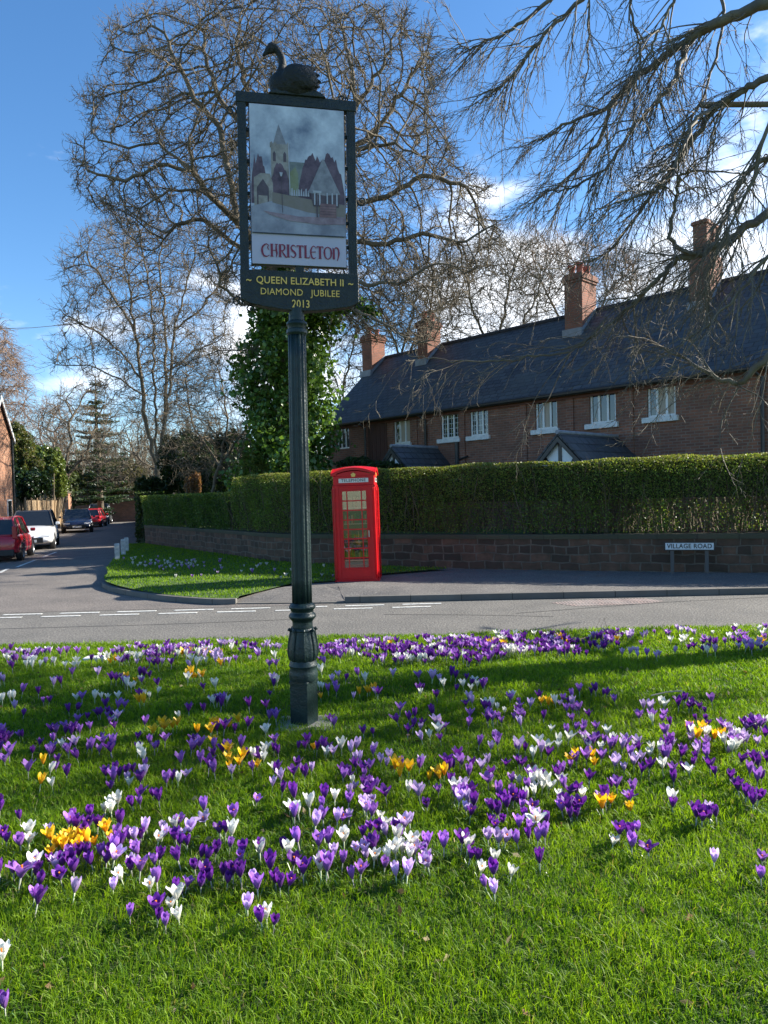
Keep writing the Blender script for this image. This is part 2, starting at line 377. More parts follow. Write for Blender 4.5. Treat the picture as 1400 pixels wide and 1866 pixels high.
def leaves(name, C, size, col, mat, parent=None, nrm=None, flat=.0, rg=rng, aspect=.55, off=None):
    """leaf quads at centres C (world); size array; col (n,3)"""
    n = len(C); a = unit(rg.normal(0, 1, (n, 3))); 
    if flat: a[:, 2] *= 1-flat; a = unit(a)
    b = unit(np.cross(a, rg.normal(0, 1, (n, 3)) if nrm is None else nrm+rg.normal(0, .5, (n, 3))))
    size = np.broadcast_to(size, (n,))[:, None]
    V = np.stack([C-a*size*.5, C+b*size*aspect*.5-a*size*.05, C+a*size*.5, C-b*size*aspect*.5-a*size*.05], axis=1)
    if off is not None: V = V-np.array(off)
    return npmesh(name, V.reshape(-1, 3), np.arange(n*4).reshape(-1, 4), mat, parent, col=np.repeat(col, 4, axis=0))
def colmix(n, cols, rg=rng, jit=.18):
    c = np.array(cols)[rg.integers(0, len(cols), n)]; return c*rg.uniform(1-jit, 1+jit, (n, 1))
def copy_tree(o, parent=None):
    c = o.copy(); COL.objects.link(c)
    if parent: c.parent = parent
    for ch in o.children: copy_tree(ch, c)
    return c
def text_mesh(name, s, size, mat, parent, loc, rot, bold=0., ext=.004, space=1., xs=1., align='CENTER'):
    cu = bpy.data.curves.new(name, 'FONT'); cu.body = s; cu.size = size; cu.align_x = align; cu.align_y = 'CENTER'; cu.extrude = ext; cu.offset = bold; cu.space_character = space; cu.resolution_u = 3
    t = bpy.data.objects.new(name, cu); COL.objects.link(t); dg = bpy.context.evaluated_depsgraph_get(); me = bpy.data.meshes.new_from_object(t.evaluated_get(dg))
    bpy.data.objects.remove(t); me.materials.clear(); me.materials.append(mat)
    o = bpy.data.objects.new(name, me); COL.objects.link(o); o.parent = parent; o.location = loc; o.rotation_euler = rot; o.scale = (xs, 1, 1); return o
# ============================================================ SETTING
def sstep(t): t = min(1, max(0, t)); return t*t*(3-2*t)
def gz(x, y):
    return .10+.18*sstep((9.3-y)/3.2)+.012*math.sin(x*1.3+.5)*math.sin(y*1.1)+.008*math.sin(x*3.1)*math.cos(y*2.3)
def gzv(x, y):
    t = np.clip((9.3-y)/3.2, 0, 1); t = t*t*(3-2*t)
    return .10+.18*t+.012*np.sin(x*1.3+.5)*np.sin(y*1.1)+.008*np.sin(x*3.1)*np.cos(y*2.3)
def asphalt(name, c1, c2, c3):
    m = pmat(name, c1, c2, scale=1.1, rough=.88, spec=.3, lo=.3, hi=.7); nt = m.node_tree; b = nt.nodes['Principled BSDF']
    t = N(nt, 'ShaderNodeTexCoord'); v = N(nt, 'ShaderNodeTexVoronoi'); v.inputs['Scale'].default_value = 75; nt.links.new(t.outputs['Object'], v.inputs['Vector'])
    n = N(nt, 'ShaderNodeTexNoise'); n.inputs['Scale'].default_value = 34; n.inputs['Detail'].default_value = 5; nt.links.new(t.outputs['Object'], n.inputs[0])
    r = N(nt, 'ShaderNodeValToRGB'); r.color_ramp.elements[0].position = .42; r.color_ramp.elements[1].position = .72
    r.color_ramp.elements[0].color = (.45, .45, .45, 1); r.color_ramp.elements[1].color = (*c3, 1); nt.links.new(n.outputs['Fac'], r.inputs[0])
    mx = N(nt, 'ShaderNodeMix', data_type='RGBA', blend_type='MULTIPLY'); mx.inputs[0].default_value = .75
    src = b.inputs['Base Color'].links[0].from_socket; nt.links.new(src, mx.inputs[6]); nt.links.new(r.outputs[0], mx.inputs[7]); nt.links.new(mx.outputs[2], b.inputs['Base Color'])
    bp = N(nt, 'ShaderNodeBump'); bp.inputs['Strength'].default_value = .55; bp.inputs['Distance'].default_value = .012
    nt.links.new(v.outputs['Distance'], bp.inputs['Height']); nt.links.new(bp.outputs[0], b.inputs['Normal']); return m
M_road = asphalt('road_asphalt', (.145, .14, .13), (.20, .19, .172), (1.7, 1.68, 1.6))
M_lane = asphalt('lane_asphalt', (.15, .14, .13), (.22, .20, .18), (1.6, 1.5, 1.45))
M_path = asphalt('path_asphalt', (.14, .135, .13), (.20, .19, .175), (1.5, 1.45, 1.4))
M_soil = pmat('lawn_base', (.04, .05, .014), (.07, .12, .022), scale=9, rough=.95, bump=.6, bscale=30)
M_turfbase = pmat('turf_base', (.035, .075, .012), (.07, .12, .025), scale=6, rough=.95, bump=.8, bscale=50)
M_kerb = brickmat('kerb_stone', (.17, .16, .145), (.13, .125, .115), (.03, .03, .028), .91, 9, .008, stain=(.09, .085, .07), bump=.3)
M_edge = brickmat('edging_stone', (.36, .31, .25), (.30, .27, .22), (.08, .07, .05), .6, 9, .01, stain=(.24, .21, .14), bump=.3)
M_white_paint = pmat('road_paint', (.62, .62, .58), (.30, .30, .28), scale=22, rough=.8, lo=.46, hi=.66)
M_stone = brickmat('sandstone_wall', (.17, .095, .062), (.06, .04, .03), (.16, .13, .10), .43, .19, .018, stain=(.04, .034, .022), bump=1., distort=.16, squash=.62, mscale=3.4)
M_brick = brickmat('cottage_brick', (.33, .135, .082), (.18, .08, .056), (.26, .20, .16), .235, .079, .011, stain=(.14, .075, .055), bump=.5)
M_brick_red = brickmat('chimney_brick', (.36, .13, .075), (.24, .10, .065), (.20, .15, .12), .225, .075, .01, stain=(.16, .08, .055), bump=.5)
M_brick_orange = brickmat('lane_house_brick', (.42, .19, .105), (.33, .155, .09), (.34, .27, .2), .225, .075, .01, stain=(.3, .15, .09), bump=.4)
M_slate = brickmat('slate', (.075, .08, .09), (.038, .041, .05), (.008, .008, .01), .30, .20, .014, rough=.6, stain=(.085, .09, .085), bump=1., spec=.35, mscale=.9)
M_whitewood = pmat('white_window_paint', (.78, .79, .78), (.70, .71, .69), scale=6, rough=.45)
M_sill = pmat('painted_sill', (.74, .75, .75), (.55, .56, .55), scale=8, rough=.6)
M_black = pmat('black_iron', (.012, .012, .013), (.025, .025, .026), scale=10, rough=.4)
M_pane = pmat('window_glass', (.022, .026, .03), rough=.04, spec=.9)
M_pot = pmat('terracotta', (.42, .11, .06), (.28, .08, .05), scale=8, rough=.8)
M_lead = pmat('lead_flashing', (.28, .30, .33), (.2, .21, .23), scale=6, rough=.55)
M_lintel = pmat('painted_brick_lintel', (.16, .065, .05), (.12, .055, .045), scale=5, rough=.8)
M_wood = pmat('weathered_fence', (.38, .27, .15), (.30, .21, .12), scale=3, rough=.8, stretch=(6, 6, .6))
M_bark = pmat('grey_bark', (.10, .078, .052), (.165, .135, .09), scale=3, rough=.9, bump=.5, bscale=14)
M_bark_dark = pmat('dark_bark', (.10, .078, .055), (.16, .13, .085), scale=4, rough=.9, bump=.6, bscale=12)
M_bark_beech = pmat('beech_bark', (.09, .07, .052), (.16, .135, .09), scale=5, rough=.75, bump=.4, bscale=20)
M_bark_red = pmat('reddish_twigs', (.20, .135, .095), (.26, .18, .13), scale=2, rough=.9)
M_leaf = leafmat('leaf', .44, .45, .4)
M_leaf_gloss = leafmat('glossy_leaf', .22, .28, .6)
M_grass = leafmat('grass_blades', .5, .5, .25, (1.35, 1.35, .5))

ground = poly_sheet('ground', [(-700, -60), (700, -60), (700, 1400), (-700, 1400)], -.06, M_turfbase)
# village green as a gentle mound
gx = np.linspace(-14, 14, 113); gy = np.linspace(-4, 9.22, 60)
GX, GY = np.meshgrid(gx, gy); V = np.stack([GX, GY, gzv(GX, GY)-.012], -1).reshape(-1, 3)
i = np.arange(len(gy)-1)[:, None]*len(gx)+np.arange(len(gx)-1)[None]; Fq = np.stack([i, i+1, i+1+len(gx), i+len(gx)], -1).reshape(-1, 4)
o = npmesh('village_green', V, Fq, M_soil, smooth=True); tag(o, kind='structure')
def yfar(x): return 12.72-.033*x
def ynear(x): return 9.42-.008*x
poly_sheet('main_road', [(-80, ynear(-80)), (80, ynear(80)), (80, 12.2), (-80, 14.2)], 0., M_road)
lane_pts = [(-80, 12.68), (-1.0, 12.62), (-2.6, 13.2), (-5.4, 15.2), (-6.6, 18), (-7.6, 21), (-9.2, 26.5), (-11.5, 33), (-15, 44), (-20.6, 60.5), (-21, 68), (-27.5, 68), (-27.5, 62), (-23.2, 47), (-18.6, 35), (-16.6, 28), (-16, 22), (-18, 17.5), (-25, 15.5), (-80, 15.5)]
poly_sheet('side_lane', lane_pts, .004, M_lane)
def strip(name, pts, d0, d1, z0, z1, mat, kind='structure', bevel=0):
    o = ribbon(pts, d0, d1, z0, z1).build(name, mat, boxuv=False, bevel=bevel); length_uv(o, pts)
    if kind: tag(o, kind=kind)
    return o
near = [(x, ynear(x)) for x in np.linspace(-30, 30, 61)]
strip('edging_kerb', near, 0, -.13, -.04, .035, M_edge)
kerb = smooth_line([(40, yfar(40)), (20, yfar(20)), (9, yfar(9)), (3.5, yfar(3.5)), (.2, yfar(.2)), (-.75, yfar(-.75)-.0)], 8)
strip('kerb', kerb, 0, -.14, -.04, .115, M_kerb, bevel=.01)
k2 = [(*p, ) for p in smooth_line([(-.75, yfar(-.75)), (-1.7, 12.82), (-2.75, 12.95)], 4)]
strip('dropped_kerb', k2, 0, -.14, -.04, .022, M_kerb)
isl = smooth_line([(-2.75, 12.92), (-3.2, 12.98), (-4.25, 13.6), (-5.28, 14.5), (-6.15, 15.55), (-6.62, 16.5), (-6.95, 17.6)], 5)
strip('verge_kerb', isl, .0, -.13, -.04, .105, M_kerb, bevel=.01)
WALL = smooth_line([(34, 12.5), (22, 12.9), (14, 13.4), (9.6, 14.1), (7.9, 14.62), (3.72, 16.12), (.64, 17.55), (-2.65, 19.3), (-4.75, 22.1), (-7.2, 25.5), (-9.9, 29.3)], 6)
front = [p for p in kerb]+[p for p in k2]
foot = [(x, y+.13) for x, y in front]+[(-2.9, 13.3), (-1.8, 14.8), (-1.2, 15.6), (-1.6, 19.0)]+[(x, y+.1) for x, y in WALL if x > -1.7][::-1]
def footz(x, y): return .024+.087*max(sstep((x+.85)/1.3), sstep((y-13.15)/1.1))
def sheet_sub(name, pts, zf, mat, cuts=2, n=2):
    import bmesh
    bm = bmesh.new(); f = bm.faces.new([bm.verts.new((p[0], p[1], 0)) for p in pts]); bmesh.ops.triangulate(bm, faces=[f])
    for _ in range(n):
        ed = [e for e in bm.edges if e.calc_length() > .8]; bmesh.ops.subdivide_edges(bm, edges=ed, cuts=cuts, use_grid_fill=True); bmesh.ops.triangulate(bm, faces=bm.faces[:])
    for v in bm.verts: v.co.z = zf(v.co.x, v.co.y)
    bmesh.ops.recalc_face_normals(bm, faces=bm.faces[:]); bm.faces.ensure_lookup_table()
    if bm.faces[0].normal.z < 0: bmesh.ops.reverse_faces(bm, faces=bm.faces[:])
    me = bpy.data.meshes.new(name); bm.to_mesh(me); bm.free(); me.materials.append(mat); o = bpy.data.objects.new(name, me); COL.objects.link(o); return tag(o, kind='structure')
sheet_sub('footpath', foot, footz, M_path)
verge = [(x+.02, y+.1) for x, y in isl]+[(-7.55, 19.2), (-8.3, 21.6), (-9.6, 26), (-10.6, 29.3)]+[(x, y+.1) for x, y in WALL if x < -1.4][::-1]+[(-.4, 17.9), (1.1, 16.95), (1.5, 16.7), (.0, 16.0), (-1.15, 14.95), (-2.0, 14.7), (-2.75, 13.3)]
def vergez(x, y): return .105+.05*sstep((y-13.2)/2.5)
sheet_sub('grass_verge', verge, vergez, M_turfbase)
gard = [(x+.1, y+.25) for x, y in WALL]+[(-11, 32), (-16, 46), (-21.5, 62), (-20, 130), (140, 130), (140, 12)]
poly_sheet('garden_ground', gard, .72, M_turfbase)
poly_sheet('lane_verge_ground', [(-16.7, 22), (-17.3, 28), (-19, 35), (-23.6, 47), (-28, 62), (-28, 130), (-140, 130), (-140, 15.6), (-25, 15.6), (-18.5, 17.7)], .06, M_path)
# road markings
mb = MB()
for i in range(9):
    x0 = -7.9+i*1.0; mb.box(x0, x0+.66, 12.05, 12.13, .0041, .0081); mb.box(x0+.18, x0+.86, 12.36, 12.44, .0041, .0081)
tag(mb.build('give_way_dashes', M_white_paint), kind='structure')
mb = MB()
for a, b in (((0, 1044), (14, 1037)), ((30, 1034), (64, 1021)), ((77, 1016), (103, 1006)), ((-60, 1068), (-25, 1053))):
    A, B = Vector((*gnd(*a), 0)), Vector((*gnd(*b), 0)); d = (B-A).normalized(); n = Vector((-d.y, d.x, 0))*.05
    mb.add([(*(A-n).xy, .0085), (*(B-n).xy, .0085), (*(B+n).xy, .0085), (*(A+n).xy, .0085)], [(0, 1, 2, 3)])
tag(mb.build('lane_centre_line', M_white_paint), kind='structure')
# tar seams, a painted wire shadow and worn patch of setts in the road
M_tar_and_shadow = pmat('tar_seam_and_shadow', (.02, .02, .02), (.04, .04, .038), scale=12, rough=.6)
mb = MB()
for pts in ([(1500, 1079), (1400, 1088), (1210, 1098), (1100, 1106), (1010, 1113), (940, 1118)], [(560, 1128), (300, 1138), (120, 1143), (-60, 1148)], [(700, 1120), (860, 1121), (1010, 1124)]):  # first line is a wire's cast shadow, laid as a dark strip
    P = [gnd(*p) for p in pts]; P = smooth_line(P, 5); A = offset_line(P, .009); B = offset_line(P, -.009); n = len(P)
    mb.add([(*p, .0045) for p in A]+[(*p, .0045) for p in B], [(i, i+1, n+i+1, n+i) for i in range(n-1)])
tag(mb.build('road_seam_and_shadow', M_tar_and_shadow), kind='structure')
M_sett = brickmat('worn_setts', (.34, .24, .21), (.22, .17, .16), (.05, .045, .04), .055, .4, .012, stain=(.30, .28, .26), bump=.8, offset=.3)
P = [gnd(*p) for p in ((1003, 1099), (1040, 1095), (1100, 1092), (1170, 1090), (1213, 1096), (1180, 1100), (1110, 1103), (1050, 1105))]
poly_sheet('road_patch', P, .004, M_sett)

# ---------------------------------------------------------- garden wall
root = empty('garden_wall', (*WALL[30], 0)); tag(root, 'low sandstone wall under the clipped hedge along the footpath', 'wall')
def wall_obj(name, pts, d0, d1, z0, z1, mat, parent, bevel=0):
    o = strip(name, pts, d0, d1, z0, z1, mat, None, bevel); o.parent = parent; o.matrix_parent_inverse = Matrix.Translation(-Vector(parent.location)); return o
wall_obj('wall_face', WALL, 0, -.36, -.02, .82, M_stone, root)
M_coping = brickmat('coping', (.085, .075, .05), (.06, .055, .04), (.05, .045, .035), .8, 9, .012, stain=(.06, .07, .035), bump=.8, mscale=3)
wall_obj('coping', WALL, .025, -.39, .823, .93, M_coping, root, .015)
# ---------------------------------------------------------- hedges
def along(pts, s):
    P = np.array([p[:2] for p in pts]); L = np.concatenate([[0], np.cumsum(np.linalg.norm(np.diff(P, axis=0), axis=1))])
    x = np.interp(s, L, P[:, 0]); y = np.interp(s, L, P[:, 1]); e = .05
    tx = np.interp(s+e, L, P[:, 0])-np.interp(s-e, L, P[:, 0]); ty = np.interp(s+e, L, P[:, 1])-np.interp(s-e, L, P[:, 1]); n = np.hypot(tx, ty)+1e-9
    return x, y, tx/n, ty/n, L[-1]
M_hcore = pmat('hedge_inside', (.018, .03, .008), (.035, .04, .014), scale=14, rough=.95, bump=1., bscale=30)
def hedge(name, label, pts, th, z0, z1, n_leaf, n_stem, seed, cols, topcols, lsz=.05, core=.45, thin=None):
    rg = np.random.default_rng(seed); Lt = along(pts, np.array([0.]))[4]; root = empty(name, (*pts[len(pts)//2][:2], z0)); tag(root, label, 'hedge'); off = np.array(root.location)
    s = rg.uniform(0, Lt, n_leaf); kind = rg.uniform(0, 1, n_leaf); d = np.where(kind < .5, np.abs(rg.normal(0, .07, n_leaf)), rg.uniform(0, th, n_leaf)); d = np.where(kind > .88, th-np.abs(rg.normal(0, .07, n_leaf)), d)
    z = z0+(z1-z0)*rg.uniform(0, 1, n_leaf)**.8
    tp = rg.uniform(0, 1, n_leaf) < .16; d = np.where(tp, rg.uniform(0, th, n_leaf), d)
    zt = z1+.025*np.sin(s*1.7)+.02*np.sin(s*4.1+1)
    z = np.where(tp, zt-np.abs(rg.normal(0, .035, n_leaf)), np.minimum(z, zt))
    # a clipped front is never flat: swells and hollows
    sw = .05*np.sin(s*2.3+z*2)+.04*np.sin(s*5.1-z*4+2)
    x, y, tx, ty, _ = along(pts, s); front = (-ty, tx)
    keep = np.ones(n_leaf, bool)
    if thin is not None: keep = rg.uniform(0, 1, n_leaf) < thin(x, (z-z0)/(z1-z0), d/th, s)
    dd = -(d)+sw*(1-tp)
    C = np.stack([x+front[0]*dd, y+front[1]*dd, z], -1)[keep]; tp = tp[keep]; zz = z[keep]
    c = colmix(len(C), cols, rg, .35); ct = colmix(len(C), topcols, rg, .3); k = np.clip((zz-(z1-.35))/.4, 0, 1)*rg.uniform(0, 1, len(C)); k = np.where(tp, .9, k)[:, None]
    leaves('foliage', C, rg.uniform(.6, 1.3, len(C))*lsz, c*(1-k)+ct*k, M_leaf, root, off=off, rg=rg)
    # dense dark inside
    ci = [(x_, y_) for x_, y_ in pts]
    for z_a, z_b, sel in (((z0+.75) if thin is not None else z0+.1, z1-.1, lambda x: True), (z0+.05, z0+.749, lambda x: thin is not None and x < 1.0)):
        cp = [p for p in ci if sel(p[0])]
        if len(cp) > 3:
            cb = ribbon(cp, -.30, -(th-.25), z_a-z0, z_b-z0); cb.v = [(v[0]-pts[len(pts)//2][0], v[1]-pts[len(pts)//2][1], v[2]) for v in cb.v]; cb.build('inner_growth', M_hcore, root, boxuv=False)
    # stems
    s = rg.uniform(0, Lt, n_stem); d = rg.uniform(.12, th-.1, n_stem); x, y, tx, ty, _ = along(pts, s)
    P = np.stack([x+ty*d, y-tx*d, np.full(n_stem, z0)], -1); H = rg.uniform(.6, .97, n_stem)*(z1-z0)
    p1, r1 = shoots(P, np.array([[0, 0, 1.]])+rg.normal(0, .12, (n_stem, 3)), H, rg.uniform(.008, .02, n_stem), 5, .16, .3, rg=rg)
    p2, r2 = shoots(*spawn(p1, r1, H, 4, .15, 1, .6, .45, .55, .004, rg), 3, .25, .1, rg=rg)
    S = cat(to_segs(p1, r1), to_segs(p2, r2)); S = (S[0]-off, S[1]-off, S[2], S[3]); seg_object('stems', S, M_bark_dark, root)
    return root
hp = [p for p in WALL if -4.9 < p[0] < 15]; hp = [(x, y+.06) for x, y in hp]
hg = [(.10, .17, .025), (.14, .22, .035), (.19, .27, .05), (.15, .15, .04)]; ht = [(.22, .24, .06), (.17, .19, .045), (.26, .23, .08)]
def thin_tall(x, z, d, s):
    # the right half is sparser low down: daylight and stems show through
    k = np.clip((x-1.2)/1.5, 0, 1)*np.clip((.82-z)/.35, 0, 1); hol = np.sin(s*1.9+.7)*np.sin(s*.83+2)+.5*np.sin(s*4.3)
    k2 = k*np.clip(.45+.5*hol, 0, 1); return 1-.6*k2
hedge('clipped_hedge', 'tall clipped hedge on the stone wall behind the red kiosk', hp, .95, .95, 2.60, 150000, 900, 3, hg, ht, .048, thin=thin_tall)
lp = [(x, y+.06) for x, y in WALL if x < -4.9]; lp[0] = (-4.95, 22.5)
lp = lp+[(-10.25, 29.9)]
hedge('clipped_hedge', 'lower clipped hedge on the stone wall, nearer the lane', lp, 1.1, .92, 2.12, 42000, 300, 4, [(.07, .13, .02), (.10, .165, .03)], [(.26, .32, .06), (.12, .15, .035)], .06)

hedge('dark_hedge', 'dark unclipped hedge running away along the right side of the lane', [(-10.9, 31.2), (-13.6, 39.4), (-17.0, 49.3), (-21.2, 61.5)], 1.2, .05, 2.3, 16000, 60, 5, [(.03, .05, .014), (.045, .07, .018)], [(.06, .09, .02)], .14)
# ---------------------------------------------------------- the brick cottages
CC, KK = 26.0, .96
def fac(px, py, w=0.):
    u, v = uv(px, py); Z = (CC+w*1.386)/(u+KK); return Vector((u*Z, Z, EYE+v*Z))
xd = Vector((.6925, -.7214, 0)); yd = Vector((.7214, .6925, 0))
O = fac(597, 790); O.z = .7; LEN = 16.9
HM = Matrix(((xd.x, yd.x, 0, O.x), (xd.y, yd.y, 0, O.y), (0, 0, 1, O.z), (0, 0, 0, 1))); HI = HM.inverted()
def fl(px, py, w=0.):
    p = HI @ fac(px, py, w); return p.x, p.z
house = bpy.data.objects.new('brick_cottages', None); COL.objects.link(house); house.matrix_world = HM
tag(house, 'long row of old brick cottages with slate roof behind the tall hedge', 'cottages')
EZ = 5.05-.7; RZ = 7.95-.7; RW = 3.2
wins = []
for (x0, x1, yt, yb) in ((613, 636, 778, 818), (717, 747, 764, 808), (803, 836, 753, 799), (856, 889, 745, 794), (975, 1015, 728, 782), (1074, 1122, 713, 771), (1179, 1231, 699, 759)):
    a, zt = fl((x0), yt); b, _ = fl(x1, yt); _, zb = fl((x0+x1)/2, yb); _, zt = fl((x0+x1)/2, yt); wins.append((a, b, zb, zt))
holes = wins
xs = sorted({0, LEN, *[w[0] for w in wins], *[w[1] for w in wins]}); zs = sorted({0, EZ, *[w[2] for w in wins], *[w[3] for w in wins]})
mb = MB()
for i in range(len(xs)-1):
    for j in range(len(zs)-1):
        cx, cz = (xs[i]+xs[i+1])/2, (zs[j]+zs[j+1])/2
        if any(a < cx < b and c < cz < d for a, b, c, d in holes): continue
        mb.add([(xs[i], 0, zs[j]), (xs[i+1], 0, zs[j]), (xs[i+1], 0, zs[j+1]), (xs[i], 0, zs[j+1])], [(0, 1, 2, 3)])
for a, b, c, d in holes:
    mb.add([(a, 0, c), (b, 0, c), (b, 0, d), (a, 0, d), (a, .22, c), (b, .22, c), (b, .22, d), (a, .22, d)], [(0, 4, 5, 1), (1, 5, 6, 2), (2, 6, 7, 3), (3, 7, 4, 0)])
for X in (0, LEN): mb.add([(X, 0, 0), (X, 2*RW, 0), (X, 2*RW, EZ), (X, RW, RZ-.08), (X, 0, EZ)], [(0, 1, 2, 3, 4)])
mb.add([(0, 2*RW, 0), (LEN, 2*RW, 0), (LEN, 2*RW, EZ), (0, 2*RW, EZ)], [(0, 1, 2, 3)])
# brick pilaster strips beside the bays
for px in (757, 843, 955, 1040, 1148):
    x, _ = fl(px, 790); mb.box(x-.13, x+.13, -.05, -.001, 0, EZ-.15)
mb.build('wall', M_brick, house)
# blind wooden boarding left of the second window
a, _ = fl(672, 800); b, _ = fl(706, 800)
mb = MB(); n = 9
for i in range(n): mb.box(a+(b-a)*i/n+.006, a+(b-a)*(i+1)/n-.006, -.03-.006*(i % 2), -.003, 0, EZ-.35)
mb.build('boarded_panel', pmat('red_brown_boards', (.10, .04, .03), (.07, .035, .028), scale=4, rough=.8, stretch=(8, 8, .7)), house)
mb = MB(); ov = .28; t = .10; th = (RZ-EZ)/RW; e0 = EZ-ov*th
for s, y0, y1 in ((0, -ov, RW), (1, 2*RW+ov, RW)):
    z0_, z1_ = e0, RZ; mb.add([(-.22, y0, z0_), (LEN+.2, y0, z0_), (LEN+.2, y1, z1_), (-.22, y1, z1_), (-.22, y0, z0_-t), (LEN+.2, y0, z0_-t), (LEN+.2, y1, z1_-t), (-.22, y1, z1_-t)], [(0, 1, 2, 3), (4, 7, 6, 5), (0, 4, 5, 1), (0, 3, 7, 4), (1, 5, 6, 2)])
rf = mb.build('roof', M_slate, house, boxuv=False)
uvl = rf.data.uv_layers.new(name='UVMap')
for p in rf.data.polygons:
    for li in p.loop_indices:
        c = rf.data.vertices[rf.data.loops[li].vertex_index].co; uvl.data[li].uv = (c.x, abs(c.y-RW)*1.35)
M_ridge = brickmat('ridge_tile', (.05, .052, .06), (.035, .035, .04), (.01, .01, .01), .45, 9, .01, bump=.4)
rt = MB().tube([(-.25, RW, RZ-.02), (LEN+.2, RW, RZ-.02)], .10, 10).build('ridge_tiles', M_ridge, rf)
MB().tube([(-.25, -ov-.05, e0-.03), (LEN+.2, -ov-.05, e0-.03)], .06, 8).build('gutter', M_black, house)
MB().box(0, LEN, -.075, -.004, EZ-.42, EZ-.19).build('eaves_band', M_lintel, house)
M_curtain = pmat('curtain', (.5, .42, .32), (.36, .3, .24), scale=5, rough=.9, stretch=(9, 1, .3))
M_room = pmat('dark_room', (.02, .018, .016), rough=.9)
for i, (a, b, c, d) in enumerate(wins):
    w = MB(); yf = .06; fr = .06
    w.box(a, b, yf, yf+.07, c, c+fr); w.box(a, b, yf, yf+.07, d-fr, d); w.box(a, a+fr, yf+.001, yf+.069, c+fr, d-fr); w.box(b-fr, b, yf+.001, yf+.069, c+fr, d-fr)
    for k in (1, 2):
        m_ = a+(b-a)*k/3; w.box(m_-.032, m_+.032, yf-.006, yf+.066, c+fr, d-fr)
    wf = w.build('window', M_whitewood, house, bevel=.004)
    lead = MB()
    for k in range(3):
        x0, x1 = a+(b-a)*k/3+.03, a+(b-a)*(k+1)/3-.03; lead.box(x0, x1, yf+.035, yf+.04, c+fr, d-fr)
        if i in (2, 3):
            for q in (1, 2, 3, 4): zz = c+(d-c)*q/5; lead.box(x0, x1, yf+.028, yf+.034, zz-.006, zz+.006, 1)
            xm = (x0+x1)/2; lead.box(xm-.006, xm+.006, yf+.029, yf+.033, c+fr, d-fr, 1)
        if i in (1, 4, 6) and k != 0: lead.box(x0, x1, yf+.030, yf+.033, c+fr, d-fr-(0 if i != 4 else .0), 2 if i != 4 or k == 1 else 0)
    lead.build('pane', [M_pane, M_whitewood, M_curtain], wf)
    if i: MB().box(a-.12, b+.09, -.11, .10, c-.15, c-.002).build('sill', M_sill, wf, bevel=.012)
    MB().box(a-.1, b+.1, -.02, -.003, d+.01, EZ-.43).build('lintel', M_lintel, wf)
def downpipe(px, z0, z1, r=.045, y=-.1):
    x, _ = fl(px, 800); return MB().tube([(x-.25, -ov, e0-.05), (x-.12, -ov+.02, e0-.12), (x, y, e0-.28), (x, y, z0)] if z1 is None else [(x, y, z1), (x, y, z0)], r, 8).build('downpipe', M_black, house)
downpipe(669, 0, None); downpipe(779, 0, None); downpipe(1393, 0, None)
x, z = fl(836, 806); MB().tube([(x, -.1, z), (x, -.1, 0)], .07, 8).tube([(x+.45, -.08, z-.5), (x, -.1, z-.62)], .035, 8).build('downpipe', M_black, house)
x, z = fl(652, 768); MB().lathe([(.03, z-.12), (.06, z-.1), (.07, z), (.03, z+.02)], 10, M=Matrix.Translation((x, -.12, 0))).build('wall_lamp', M_black, house)
# bare climber beside the first window
rgc = np.random.default_rng(9); P = []
for k in range(26):
    x, _ = fl(rgc.uniform(640, 662), 800); P.append((x, -.03, rgc.uniform(0, 1.5)))
P = np.array(P); p1, r1 = shoots(P, np.tile([[0, 0, 1.]], (26, 1))+rgc.normal(0, .3, (26, 3))*[1, 0, 1], rgc.uniform(.8, 2, 26), np.full(26, .014), 8, .25, .1, rg=rgc)
p1[:, :, 1] = -.03-.03*rgc.uniform(0, 1, p1.shape[:2]); S = to_segs(p1, r1)
cl = empty('climber', HM @ Vector((P[0][0], -.03, 0))); tag(cl, 'bare climbing plant on the brick left of the boarded cottage panel', 'climber')
q = np.array(HM.to_3x3()); tr = np.array(HM.translation); off = np.array(cl.location)
seg_object('stems', ((S[0] @ q.T)+tr-off, (S[1] @ q.T)+tr-off, S[2], S[3]), M_bark_dark, cl)
